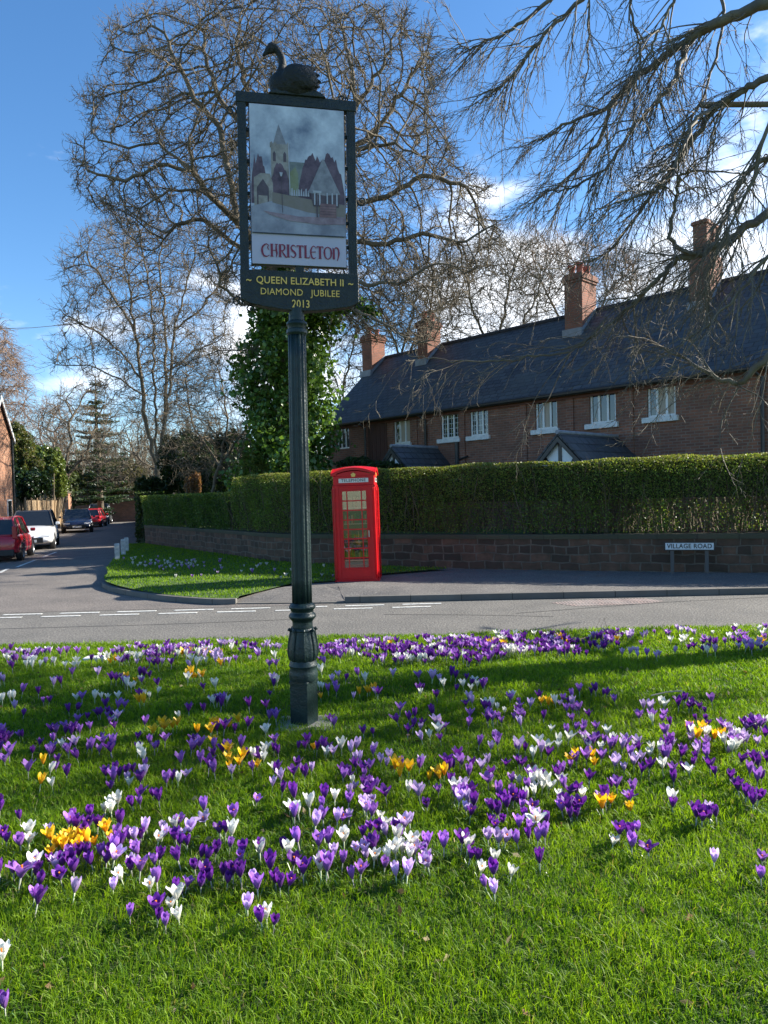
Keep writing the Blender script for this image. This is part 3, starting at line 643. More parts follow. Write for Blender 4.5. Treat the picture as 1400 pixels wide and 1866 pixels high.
# chimneys: pixel of centre, top, half sizes, stacks
def chimney(px, ytop, a, b, pots, yc=2.75, corb=True, h2=None, double=False):
    u, v = uv(px, ytop); Z = (CC+yc*1.386)/(u+KK); p = HI @ Vector((u*Z, Z, EYE+v*Z)); x, zt = p.x, p.z
    zr = EZ+yc*th-1.2; c = MB()
    if not double:
        c.box(x-a/2, x+a/2, yc-b/2, yc+b/2, zr, zt-.3)
        for k, (dz0, dz1, e) in enumerate(((-.3, -.22, .04), (-.22, -.14, .075), (-.14, -.05, .05), (-.05, 0, .0))): c.box(x-a/2-e, x+a/2+e, yc-b/2-e, yc+b/2+e, zt+dz0, zt+dz1)
    else:
        c.box(x-a/2, x+a/2, yc-b/2, yc+b/2, zr, zt-1.0)
        for s in (-1, 1):
            yy = yc+s*b*.27; c.box(x-.2, x+.2, yy-.17, yy+.17, zt-1.0, zt-.12); c.box(x-.24, x+.24, yy-.21, yy+.21, zt-.12, zt-.03); c.box(x-.2, x+.2, yy-.17, yy+.17, zt-.03, zt)
    co = c.build('chimney', M_brick_red, house, bevel=.006)
    f = MB(); f.box(x-a/2-.03, x+a/2+.03, yc-b/2-.13, yc-b/2-.002, EZ+(yc-b/2-.12)*th-.02, EZ+(yc-b/2)*th+.14)
    f.add([(x+a/2+.002, yc-b/2-.1, EZ+(yc-b/2-.1)*th+.02), (x+a/2+.002, yc+b/2, EZ+(yc+b/2)*th+.02), (x+a/2+.002, yc+b/2, EZ+(yc+b/2)*th+.17), (x+a/2+.002, yc-b/2-.1, EZ+(yc-b/2-.1)*th+.17), (x+a/2+.016, yc-b/2-.1, EZ+(yc-b/2-.1)*th+.02), (x+a/2+.016, yc+b/2, EZ+(yc+b/2)*th+.02), (x+a/2+.016, yc+b/2, EZ+(yc+b/2)*th+.17), (x+a/2+.016, yc-b/2-.1, EZ+(yc-b/2-.1)*th+.17)], [(0, 1, 2, 3), (4, 5, 6, 7), (0, 1, 5, 4), (3, 2, 6, 7), (0, 3, 7, 4), (1, 2, 6, 5)])
    f.build('flashing', M_lead, co)
    for (dx, dy, h) in pots:
        MB().lathe([(.12, 0), (.105, .04), (.10, h-.08), (.13, h-.06), (.13, h), (.085, h), (.085, h-.05)], 12, cap=False).build('chimney_pot', M_pot, co, loc=(x+dx, yc+dy, zt), smooth=True)
chimney(680, 612, .62, .8, [(-.05, -.2, .3), (.05, .18, .28)], 2.75)
chimney(781, 586, .55, .8, [(0, -.22, .36), (0, .2, .34)], 2.75)
chimney(1057, 503, .66, .9, [(-.15, -.25, .32), (.13, -.22, .36), (-.1, .22, .36), (.14, .2, .3)], 2.7)
chimney(1286, 407, .6, .95, [], 2.8, double=True)
# porches
def porch(pxw, pyw, pxf, half=1.15, bot=None):
    pw = HI @ fac(pxw, pyw); x = pw.x; zt = pw.z
    lo, hi_ = 0., 5.
    for _ in range(40):
        m_ = (lo+hi_)/2; q = HM @ Vector((x, -m_, zt)); uu = q.x/q.y
        if uu > uv(pxf, pyw)[0]: lo = m_
        else: hi_ = m_
    L = lo; h = half*1.02; P = empty('porch', (x, 0, 0), 0, house); r = MB()
    for s in (-1, 1):
        r.add([(0, 0, zt), (0, -L, zt), (s*half, -L, zt-h), (s*half, 0, zt-h), (0, 0, zt-.07), (0, -L, zt-.07), (s*half, -L, zt-h-.07), (s*half, 0, zt-h-.07)], [(0, 1, 2, 3), (4, 5, 6, 7), (0, 1, 5, 4), (1, 2, 6, 5), (2, 3, 7, 6)])
    ro = r.build('porch_roof', M_slate, P)
    MB().tube([(0, .0, zt+.01), (0, -L-.02, zt+.01)], .055, 8).build('ridge_tile', M_lead, ro)
    g = MB(); y = -L+.12; hz = zt-.16
    g.prism([(0, hz), (-half*.86, hz-half*.88), (half*.86, hz-half*.88)], y, y+.04, 0)
    go = g.build('gable', M_whitewood, P); bt = MB()
    bt.box(-.045, .045, y-.03, y-.003, hz-half*.9, hz-.05)
    for s in (-1, 1):
        bt.prism([(0, zt-.1), (s*(half+.02), zt-h-.12), (s*(half+.02), zt-h-.24), (0, zt-.24)], -L-.01, -L+.05)
        bt.prism([(s*.06, hz-half*.88), (s*.13, hz-half*.88), (s*half*.42, hz-half*.42), (s*half*.36, hz-half*.38)], y-.025, y-.004)
    bt.box(-half*.9, half*.9, y-.03, y-.003, hz-half*.98, hz-half*.885)
    for s in (-1, 1): bt.box(s*(half-.22)-.06, s*(half-.22)+.06, -L+.1, -L+.22, 0, hz-half*.98)
    bt.build('timber_frame', M_black, P)
porch(1125, 796, 1016); porch(797, 816, 713)

# ---------------------------------------------------------- brick house on the lane, fence, far wall
e = Vector((-.2, .98, 0)).normalized(); fc = Vector(at(25, 945, 35)); fc.z = .05; nr = fc-e*3.3
inn = Vector((-e.y, e.x, 0)); h_ = at(22, 797, 35)[2]; ap = h_+1.7
LM = Matrix(((e.x, inn.x, 0, nr.x), (e.y, inn.y, 0, nr.y), (0, 0, 1, .05), (0, 0, 0, 1)))
lh = bpy.data.objects.new('brick_house', None); COL.objects.link(lh); lh.matrix_world = LM; tag(lh, 'sunlit orange brick house with white bargeboard at the left edge', 'house')
mb = MB(); D = 9.
mb.prism([(0, 0), (3.3, 0), (3.3, h_), (1.65, ap), (0, h_)], 0, D); mb.build('wall', M_brick_orange, lh)
mb = MB()
for s, x0 in ((-1, 0-.15), (1, 3.45)):
    mb.prism([(1.65, ap+.02), (x0, h_-.17+.02), (x0, h_-.08+.04), (1.65, ap+.12)], -.12, D)
mb.build('roof', M_slate, lh)
mb = MB()
for s, x0 in ((-1, -.17), (1, 3.47)): mb.prism([(1.65, ap+.08), (x0, h_-.14), (x0, h_-.36), (1.65, ap-.14)], -.17, -.125)
mb.build('bargeboard', M_whitewood, lh)
mb = MB().box(2.3, 2.95, -.05, -.003, .9, 2.1); wn = mb.build('window', M_whitewood, lh); MB().box(2.36, 2.89, -.06, -.052, .96, 2.04).build('pane', M_pane, wn)
MB().tube([(3.32, -.06, 0), (3.32, -.06, h_)], .05, 8).build('downpipe', M_black, lh)
fa, fb = Vector((-18.5, 36.5, 0)), Vector((-26.2, 58, 0)); fd = (fb-fa); FLn = fd.length; fd.normalize(); fn = Vector((fd.y, -fd.x, 0))
FM = Matrix(((fd.x, -fn.x, 0, fa.x), (fd.y, -fn.y, 0, fa.y), (0, 0, 1, .05), (0, 0, 0, 1)))
fen = bpy.data.objects.new('wooden_fence', None); COL.objects.link(fen); fen.matrix_world = FM; tag(fen, 'sunlit close boarded wooden fence beyond the brick house along the lane', 'fence')
mb = MB(); k = 0
x = 0.
while x < FLn-.15: mb.box(x+.004, x+.14, -.03-.008*(k % 2), -.0, 0, 2.05+.02*math.sin(k)); x += .146; k += 1
mb.build('boards', M_wood, fen)
for i in range(10): MB().box(i*FLn/9.05-.06, i*FLn/9.05+.06, -.10, -.041, 0, 2.2).build('post', M_wood, fen)
pr = empty('brick_pier', (-26.9, 60, 0)); tag(pr, 'brick gate pier at the far end of the wooden fence', 'pier'); MB().box(-.4, .4, -.3, .3, 0, 2.7).build('shaft', M_brick_orange, pr); MB().box(-.46, .46, -.36, .36, 2.7, 2.85).build('cap', M_coping, pr)
fw = empty('far_wall', (-24, 66, 0)); tag(fw, 'dark high brick wall across the far end of the lane', 'wall')
MB().box(-6.4, 2.6, 0, .4, 0, 2.45).build('wall_face', M_brick, fw); MB().box(-6.45, 2.65, -.05, .45, 2.452, 2.55).build('coping', M_coping, fw)
# ============================================================ VILLAGE SIGN
M_iron = pmat('green_black_paint', (.007, .018, .019), (.016, .034, .032), scale=14, rough=.40, bump=.25, bscale=60, spec=.4)
M_iron_top = pmat('weathered_black_iron', (.006, .011, .012), (.016, .024, .021), scale=18, rough=.5, bump=.5, bscale=70)
M_gold = pmat('gold_lettering', (.95, .60, .12), (.78, .50, .12), scale=20, rough=.45)
px_, py_ = gnd(555, 1317, .28); SY = py_
sign = empty('village_sign', (px_, SY, gz(px_, SY)-.02)); sign.rotation_euler = (0, R_(.55), 0); sign.scale = (1, 1, .992)
tag(sign, 'tall dark green iron village sign with a swan on top, on the crocus lawn', 'village sign')
SZ = sign.location.z
def sh(px, py): return at(px, py, SY)[2]-SZ
def sx(px, py): return at(px, py, SY)[0]-px_
yaw = R_(11); TW = R_(26)
# plinth: square turned a little from the road
Mz = Matrix.Rotation(-TW, 4, 'Z'); pb = sh(555, 1236)
mb = MB().box(-.074, .074, -.074, .074, -.05, pb, 0, Mz).box(-.079, .079, -.079, .079, pb-.03, pb-.005, 0, Mz)
mb.build('plinth', M_iron, sign, bevel=.004)
mb = MB().box(-.2, .2, -.17, .17, -.06, .028); mb.build('footing', pmat('concrete', (.3, .29, .26), (.18, .18, .15), scale=9, rough=.9), sign, bevel=.01)
z = lambda py: sh(555-(1315-py)*.02, py)
r_of = lambda w: w/2/F_PX*SY
M_post = M_iron
low = [(r_of(50), pb-.004), (r_of(53), z(1228)), (r_of(51), z(1221)), (r_of(48), z(1216)), (r_of(53), z(1210)), (r_of(49), z(1204)), (r_of(46), z(1200))]
MB().lathe(low, 32).build('base_collar', M_iron, sign, smooth=True, auto=40)
bulb = [(r_of(44), z(1203)), (r_of(50), z(1194)), (r_of(51), z(1184)), (r_of(48), z(1170)), (r_of(43), z(1156)), (r_of(41), z(1148)), (r_of(43), z(1146)), (r_of(40), z(1142))]
prof = smooth_line(bulb, 4)
MB().lathe(prof, 64, rf=lambda a, zz: 1+.05*abs(math.sin(a*6))*(1 if zz < z(1148) else .2)).build('leaf_bulb', M_iron, sign, smooth=True)
# acanthus tips curling off the bulb
for k in range(8):
    a = 2*math.pi*k/8+.2; ca, sa = math.cos(a), math.sin(a); pts = []; rr = []
    for t, (rad, zz) in zip((0, .3, .6, .85, 1, 1.1), ((r_of(46), z(1200)), (r_of(53), z(1188)), (r_of(50), z(1168)), (r_of(44), z(1150)), (r_of(48), z(1143)), (r_of(52), z(1147)))): pts.append((rad*ca, rad*sa, zz)); rr.append(.012 if t < .9 else .006)
    MB().tube(smooth_line(pts, 3), .009, 6).build('leaf', M_iron, sign, smooth=True)
neck = [(r_of(38), z(1144)), (r_of(37), z(1132)), (r_of(40), z(1128)), (r_of(50), z(1122)), (r_of(47), z(1117)), (r_of(40), z(1113)), (r_of(43), z(1109)), (r_of(49), z(1104)), (r_of(44), z(1099)), (r_of(36), z(1096))]
MB().lathe(smooth_line(neck, 3), 32).build('collar', M_iron, sign, smooth=True)
nfl = 12
sp = [(r_of(37)+(r_of(32.5)-r_of(37))*t, z(1097)+(z(603)-z(1097))*t) for t in np.linspace(0, 1, 12)]
MB().lathe(sp, 128, rf=lambda a, zz: 1-.11*max(0, math.sin(a*nfl/1.0))**.8 if True else 1).build('fluted_shaft', M_iron, sign, smooth=True)
tp_ = [(r_of(33), z(606)), (r_of(38), z(602)), (r_of(37), z(596)), (r_of(32), z(594)), (r_of(33), z(590)), (r_of(38), z(586)), (r_of(36), z(582)), (r_of(28), z(579)), (r_of(27), z(555))]
MB().lathe(tp_, 32).build('capital', M_iron, sign, smooth=True, auto=35)
# head: frame, plaque, picture, scrolls and swan, turned a little
hx = .0; head = bpy.data.objects.new('sign_frame', None); hd = Matrix.Rotation(yaw, 4, 'Z')
zb, zt0 = z(548), z(163)+.0
zb = sh(537, 551); zpt = sh(537, 491); ztop = sh(524, 162)-.03
HW = .391
mb = MB(); W_ = .062
xc = sx(526, 350)-sx(538, 552)+.0
xo = sx(537, 552)+.0
for s in (-1, 1): mb.box(s*HW-.031, s*HW+.031, -.028, .028, zpt-.05, ztop-.06)
mb.box(-HW-.04, HW+.04, -.034, .034, ztop-.075, ztop)
mb.box(-.03, .03, -.02, .02, ztop-.16, ztop-.075); mb.box(-.03, .03, -.02, .02, zpt, zpt+.09)
for zz in (.16, .30, .44, .62, .80): # clamps that hold the picture between the uprights
    for s in (-1, 1): mb.box(min(s*.33, s*(HW-.03)), max(s*.33, s*(HW-.03)), -.008, .012, zpt+zz*(ztop-zpt)-.012, zpt+zz*(ztop-zpt)+.012)
frm = mb.build('frame', M_iron_top, sign, bevel=.004); HX = xo+.012
frm.rotation_euler = (0, 0, yaw); frm.location = (HX, 0, 0)
def onhead(o, x=0, y=0, zz=0): o.rotation_euler = (0, 0, yaw); v = hd @ Vector((x, y, zz)); o.location = (HX+v.x, v.y, v.z); return o
dz = sh(640, 555)-sh(540, 563)
poly = [(-HW-.035, zb+.03)]+[(x, zb-.046+.05*(abs(x)/HW)**1.8) for x in np.linspace(-HW+.02, HW-.02, 15)]+[(HW+.035, zb+.03), (HW+.035, zpt), (-HW-.035, zpt)]
pq = onhead(MB().prism(poly, -.04, .04).build('plaque', M_iron_top, sign, bevel=.005))
def letters(name, s, width, height, mat, parent, x, zc, y, bold=0.):
    o = text_mesh(name, s, 1., mat, parent, (x, y, zc), (math.pi/2, 0, 0), bold, .02, 1.03, 1.); d = o.dimensions; bb = [v.co for v in o.data.vertices]
    w0 = max(v.x for v in bb)-min(v.x for v in bb); h0 = max(v.y for v in bb)-min(v.y for v in bb); cx = (max(v.x for v in bb)+min(v.x for v in bb))/2; cy = (max(v.y for v in bb)+min(v.y for v in bb))/2
    for v in o.data.vertices: v.co = ((v.co.x-cx)*width/w0, (v.co.y-cy)*height/h0, v.co.z*.12)
    return o
ph = zpt-zb
letters('lettering', 'QUEEN ELIZABETH II', .625, .060, M_gold, pq, 0.0, zpt-.076, -.043, .009)
letters('lettering', 'DIAMOND   JUBILEE', .565, .062, M_gold, pq, .0, zpt-.160, -.043, .0)
letters('lettering', '2013', .125, .056, M_gold, pq, .0, zpt-.234, -.043, .009)
for s in (-1, 1): letters('tilde', '~', .036, .014, M_gold, pq, s*.365, zpt-.078, -.043, .01)
# picture panel
PW, PT, PB = .338, sh(527, 190), sh(535, 479); PH = PT-PB
pan = onhead(MB().box(-PW, PW, -.030, -.012, PB, PT, 0).box(-PW-.006, PW+.006, -.012, .012, PB-.006, PT+.006, 1).build('picture_panel', [pmat('panel_white', (.50, .46, .56), (.46, .43, .52), scale=5, rough=.5), M_black], sign))
PH2 = PH*.81
def pm(name, c1, c2, sc_=17):
    a, b = np.array(c1), np.array(c2); return pmat(name, tuple(a*.75), tuple(b*1.15), scale=sc_, rough=.55, lo=.32, hi=.68, detail=9)
C_sky = pm('picture_sky', (.20, .24, .34), (.62, .64, .70), 4); C_tree = pm('picture_trees', (.085, .05, .075), (.15, .095, .12)); C_tan = pm('picture_stone', (.26, .22, .19), (.34, .30, .27))
C_roof = pm('picture_roof', (.22, .21, .24), (.29, .28, .30)); C_yel = pm('picture_gable', (.27, .28, .13), (.22, .24, .16)); C_road = pm('picture_road', (.24, .24, .30), (.33, .33, .38), 8)
C_pink = pm('picture_kerb', (.25, .16, .19), (.30, .22, .25)); C_dark = pm('picture_dark', (.08, .055, .07), (.11, .08, .09)); C_white = pm('picture_white', (.5, .5, .55), (.42, .42, .48)); C_red = pm('picture_base', (.20, .10, .11), (.26, .15, .15))
C_wall = pm('picture_wall', (.27, .22, .17), (.20, .165, .15)); C_green = pm('picture_nave', (.17, .19, .18), (.23, .24, .23))
pic = MB(); mats = [C_sky, C_tree, C_tan, C_roof, C_yel, C_road, C_pink, C_dark, C_white, C_red, C_wall, C_green, M_black]; lay = [0]
def pp(pts, m):
    lay[0] += 1; y = -.0302-.00025*lay[0]; pic.add([(-PW+.003+p[0]*(2*PW-.006), y, PT-.003-p[1]*PH) for p in pts], [tuple(range(len(pts)))], m)
pp([(0, 0), (1, 0), (1, .805), (0, .805)], 0)
rgp = np.random.default_rng(2)
def lump(x0, x1, yb, yt, m, n=14, j=.02):
    xs_ = np.linspace(x0, x1, n); top = [(x, yb+(yt-yb)*math.sin(math.pi*(i+.7)/(n+.4))**.55+rgp.normal(0, j)) for i, x in enumerate(xs_)]; pp([(x0, yb)]+top+[(x1, yb)], m)
lump(0, .17, .62, .31, 1); pp([(.36, .345), (.62, .345), (.62, .58), (.36, .58)], 11); pp([(.40, .42), (.47, .375), (.50, .42), (.50, .55), (.40, .55)], 4)
lump(.5, .8, .62, .29, 1, 20, .012); lump(.66, 1.0, .63, .285, 1, 20, .012)
pp([(.215, .25), (.40, .25), (.40, .56), (.215, .56)], 2); pp([(.235, .25), (.30, .115), (.385, .25)], 3); pp([(.205, .235), (.225, .225), (.24, .24), (.26, .225), (.28, .24), (.38, .24), (.395, .225), (.41, .235), (.41, .265), (.205, .265)], 2)
for x in (.235, .345): pp([(x, .30), (x+.015, .285), (x+.03, .30), (x+.03, .35), (x, .35)], 7)
lump(.2, .4, .56, .36, 1, 14, .01)
pp([(.03, .46), (.1, .43), (.2, .43), (.23, .49), (.23, .64), (.03, .64)], 2); pp([(.06, .63), (.06, .52), (.125, .465), (.185, .52), (.185, .63)], 7); pp([(.075, .63), (.075, .57), (.17, .57), (.17, .63)], 2)
pp([(0, .64), (.22, .60), (.45, .63), (1, .66), (1, .805), (0, .805)], 5); pp([(.22, .545), (.6, .575), (1, .60), (1, .68), (.6, .66), (.22, .61)], 10)
for k in range(8): x = .42+k*.025; pp([(x, .56), (x+.004, .515+.01*(k % 3)), (x+.016, .51+.012*(k % 2)), (x+.02, .56)], 8)
pp([(.12, .665), (.5, .69), (1, .68), (1, .725), (.72, .735), (.4, .72), (.2, .69)], 6)
pp([(.62, .535), (.95, .535), (.93, .62), (.66, .62)], 7); pp([(.60, .535), (.765, .315), (.775, .315), (.95, .535), (.78, .548)], 3)
for x in (.665, .69, .72, .80, .855, .905): pp([(x, .53), (x+.014, .53), (x+.014, .61), (x, .61)], 8)
pp([(.73, .60), (.90, .60), (.905, .685), (.72, .685)], 9)
for k in range(4): pp([(.73, .615+k*.017), (.9, .615+k*.017), (.9, .618+k*.017), (.73, .618+k*.017)], 7)
pp([(.655, .52), (.745, .52), (.745, .535), (.655, .535)], 8); pp([(.688, .535), (.702, .535), (.702, .69), (.688, .69)], 7)
pp([(.395, .235), (.404, .235), (.414, .56), (.405, .56)], 8); pp([(.315, .44), (.321, .44), (.330, .672), (.324, .672)], 7); pp([(.30, .42), (.335, .42), (.325, .445), (.31, .445)], 8)
pp([(0, .803), (1, .803), (1, .809), (0, .809)], 12)
po = pic.build('painting', mats, pan)
M_maroon = pmat('maroon_lettering', (.22, .02, .05), rough=.5)
def glyph(strokes):  # thick-and-thin strokes in a unit box
    g = MB()
    for pts, wd in strokes:
        P = smooth_line(pts, 5) if len(pts) > 2 else pts; wl = np.interp(np.linspace(0, 1, len(P)), np.linspace(0, 1, len(wd)), wd) if isinstance(wd, (list, tuple)) else [wd]*len(P); A, B = [], []
        for i, p in enumerate(P):
            a = Vector(P[max(i-1, 0)]); b = Vector(P[min(i+1, len(P)-1)]); t = (b-a).normalized(); n = Vector((-t.y, t.x))*wl[i]/2; A.append((p[0]+n.x, 0, p[1]+n.y)); B.append((p[0]-n.x, 0, p[1]-n.y))
        n = len(A); g.add(A+B, [(i, i+1, n+i+1, n+i) for i in range(n-1)])
    return g
T_, t_ = .22, .05
SER = lambda x, y, w_=.3: ([(x-w_/2, y), (x+w_/2, y)], .06)
GL = {
 'C': ([([(.72, .88), (.45, .97), (.12, .75), (.05, .42), (.2, .08), (.5, .0), (.78, .12)], [.05, .08, .17, .2, .16, .08, .04]), ([(.72, .9), (.62, .7), (.74, .5)], [.04, .12, .04])], .86),
 'H': ([([(.16, 1), (.16, 0)], T_), ([(.2, .5), (.6, .5)], .06), ([(.62, 1), (.60, .6), (.66, .3), (.6, -.05)], [.1, .17, .17, .05]), SER(.16, .98), SER(.16, .02), SER(.64, .98)], .84),
 'R': ([([(.15, 1), (.15, 0)], T_), ([(.15, .96), (.5, .96), (.62, .75), (.48, .52), (.2, .5)], [.05, .1, .17, .1, .05]), ([(.32, .5), (.5, .25), (.78, -.04)], [.05, .14, .12]), SER(.15, .02)], .82),
 'I': ([([(.15, 1), (.15, 0)], T_), SER(.15, .98), SER(.15, .02)], .34),
 'S': ([([(.56, .85), (.35, .98), (.12, .8), (.2, .58), (.45, .42), (.56, .2), (.35, .01), (.06, .12)], [.05, .08, .13, .17, .18, .13, .08, .05])], .68),
 'T': ([([(.34, .98), (.34, 0)], T_), ([(.0, .95), (.68, .95)], .08), ([(.02, .96), (.04, .78)], [.08, .03]), ([(.66, .96), (.64, .78)], [.08, .03]), SER(.34, .02)], .74),
 'L': ([([(.15, 1), (.15, 0)], T_), ([(.1, .03), (.56, .03)], .07), ([(.55, .03), (.58, .22)], [.07, .03]), SER(.15, .98)], .64),
 'E': ([([(.56, .9), (.3, .97), (.08, .7), (.06, .42), (.16, .1), (.38, 0), (.6, .1)], [.05, .08, .15, .17, .14, .08, .04]), ([(.1, .5), (.5, .52)], .06), ([(.56, .9), (.56, .74)], [.06, .02]), ([(.5, .6), (.5, .44)], .05)], .66),
 'O': ([([(.4, .97), (.12, .8), (.05, .48), (.14, .15), (.4, .0), (.68, .16), (.76, .5), (.68, .82), (.4, .97)], [.06, .12, .18, .13, .06, .12, .18, .13, .06])], .86),
 'n': ([([(.16, .8), (.16, 0)], T_), ([(.02, .92), (.16, .8)], [.04, .12]), ([(.14, .66), (.35, .93), (.6, .85), (.68, .5), (.6, .1), (.5, -.12)], [.05, .08, .15, .18, .12, .04])], .84)}
hgt = .0955; KX = .565/sum(GL[c][1] for c in 'CHRISTLETOn'); tot = .565; x = -tot/2+.0; nm = empty('name_lettering', (.01, -.0335, PB+.098), 0, pan)
nb = MB()
for c in 'CHRISTLETOn':
    st, wd = GL[c]; g = glyph(st); nb.add([(x+v[0]*KX, -.0006*(i % 3), (v[2]-.5)*hgt*.95) for i, v in enumerate(g.v)], g.f); x += wd*KX
no_ = nb.build('name_letters', M_maroon, pan); no_.location = (.012, -.0345, PB+.098); bpy.data.objects.remove(nm)
def scroll(cx, cz, r, sx_=1, sz_=1, tail=.06):
    pts = []
    for k in range(26):
        t = k/25; a = t*2*math.pi*1.35; rr = r*(1-.78*t); pts.append((cx+sx_*(rr*math.cos(a+2.6)), 0, cz+sz_*rr*math.sin(a+2.6)))
    p0 = pts[0]; pts = [(p0[0]-sx_*r*.7, 0, p0[2]-sz_*tail), (p0[0]-sx_*r*.3, 0, p0[2]-sz_*tail*.5)]+pts
    return onhead(MB().tube(pts, .0055, 6).build('scroll', M_iron_top, sign, smooth=True))
scroll(-HW-.075, ztop-.13, .04, -1, -1); scroll(HW+.075, sh(650, 348), .042, 1, 1); scroll(HW+.06, sh(655, 540), .035, 1, 1); scroll(-HW-.06, sh(420, 550)-.0, .04, -1, -1); scroll(HW-.06, ztop+.03, .03, -1, 1, .02); scroll(-HW+.03, zb-.035, .03, -1, -1, .02)
# swan: one smooth body, fused and carved, standing on the top bar
def fuse(name, builders, mat, parent, vox, sm=6):
    me = bpy.data.meshes.new(name); me.from_pydata(builders.v, [], builders.f); me.update(); t = bpy.data.objects.new(name, me); COL.objects.link(t)
    m = t.modifiers.new('r', 'REMESH'); m.mode = 'VOXEL'; m.voxel_size = vox; q = t.modifiers.new('s', 'SMOOTH'); q.iterations = sm; q.factor = .5
    dg = bpy.context.evaluated_depsgraph_get(); m2 = bpy.data.meshes.new_from_object(t.evaluated_get(dg)); bpy.data.objects.remove(t); m2.materials.clear(); m2.materials.append(mat)
    m2.polygons.foreach_set('use_smooth', np.ones(len(m2.polygons), dtype=bool)); o = bpy.data.objects.new(name, m2); COL.objects.link(o); o.parent = parent; return o
def ell(mb, c, r, n=20, rot=None):
    V = []; Fc = []
    for j in range(n+1):
        p = math.pi*j/n
        for i in range(n):
            a = 2*math.pi*i/n; v = Vector((r[0]*math.sin(p)*math.cos(a), r[1]*math.sin(p)*math.sin(a), r[2]*math.cos(p)))
            if rot: v = rot @ v
            V.append(v+Vector(c))
    for j in range(n):
        for i in range(n): k = (i+1) % n; Fc.append((j*n+i, j*n+k, (j+1)*n+k, (j+1)*n+i))
    mb.add(V, Fc)
S_ = SY/F_PX
def sw(px, py): return ((px-527)*S_-.03, (175-py)*S_*1.0)
b = MB(); RY = lambda a: Matrix.Rotation(a, 3, 'Y')
c = sw(533, 148); ell(b, (c[0], 0, c[1]), (.152, .095, .112)); c = sw(508, 152); ell(b, (c[0], 0, c[1]), (.088, .07, .095)); c = sw(548, 140); ell(b, (c[0], 0, c[1]), (.11, .08, .088), rot=RY(.35))
npts = [(503, 150), (507, 135), (511, 118), (509, 102), (502, 90), (494, 85), (488, 87)]; nr_ = [.055, .04, .030, .027, .027, .028, .029]
P = [(sw(*p)[0], 0, sw(*p)[1]) for p in npts]; P2 = smooth_line(P, 4); R2 = list(np.interp(np.linspace(0, 1, len(P2)), np.linspace(0, 1, len(nr_)), nr_)); b.tube(P2, R2, 12)
c = sw(490, 90); ell(b, (c[0], 0, c[1]), (.034, .026, .030)); P = [sw(*p) for p in ((486, 92), (480, 99), (476, 103))]; b.tube([(p[0], 0, p[1]) for p in P], [.022, .014, .007], 10)
for (p0, p1, rr) in (((545, 128), (567, 122), .03), ((550, 134), (574, 133), .028), ((550, 142), (576, 144), .028), ((548, 150), (572, 154), .028), ((545, 158), (567, 162), .028)):
    a0, a1 = sw(*p0), sw(*p1)
    for yy in (-.045, .045): b.tube([(a0[0], yy, a0[1]), ((a0[0]+a1[0])/2, yy*.9, (a0[1]+a1[1])/2+.006), (a1[0]+.012, yy*.7, a1[1])], [rr*1.1, rr*.8, .007], 10)
for s in (-1, 1): c = sw(541, 143); ell(b, (c[0], s*.07, c[1]), (.125, .04, .085), rot=RY(.25))
swan = onhead(fuse('swan', b, pmat('bronze_swan', (.004, .005, .005), (.010, .012, .010), scale=25, rough=.65, bump=.7, bscale=45), sign, .005, 3), 0, 0, ztop-.01)
onhead(MB().prism([(-.20, 0), (.21, 0), (.17, .035), (.06, .045), (-.1, .045), (-.17, .03)], -.05, .05).build('swan_base', M_iron_top, sign, bevel=.006), 0, 0, ztop-.002)

# ============================================================ TELEPHONE KIOSK
M_red = pmat('red_paint', (.62, .004, .010), (.52, .004, .010), scale=5, rough=.38, spec=.35)
bx, by = gnd(652, 1062, .0); by = 15.05; bx = at(652, 1000, by)[0]
kiosk = empty('telephone_kiosk', (bx, by+.42, .045), R_(-3)); kiosk.rotation_euler = (0, R_(-.7), R_(-3))
tag(kiosk, 'bright red telephone kiosk with domed top on the footpath', 'telephone kiosk')
KW = .46; H1 = 2.10
mb = MB(); mb.box(-.475, .475, -.475, .475, 0, .10)
mb.build('plinth', M_red, kiosk, bevel=.008)
mb = MB()
ch = [(-.46, -.40), (-.40, -.46), (-.33, -.46), (-.33, -.40), (-.40, -.36), (-.40, -.33), (-.46, -.33)]
for sx_ in (-1, 1):
    for sy_ in (-1, 1):
        pts = [(sx_*-p[0]*1, sy_*-p[1]) for p in ch]; mb.prism(pts, .10, H1, plane='xy')
        for q in (.425, .395): mb.tube([(sx_*q, sy_*.463, .12), (sx_*q, sy_*.463, H1-.05)], .010, 6); mb.tube([(sx_*.463, sy_*q, .12), (sx_*.463, sy_*q, H1-.05)], .010, 6)
mb.build('corner_posts', M_red, kiosk)
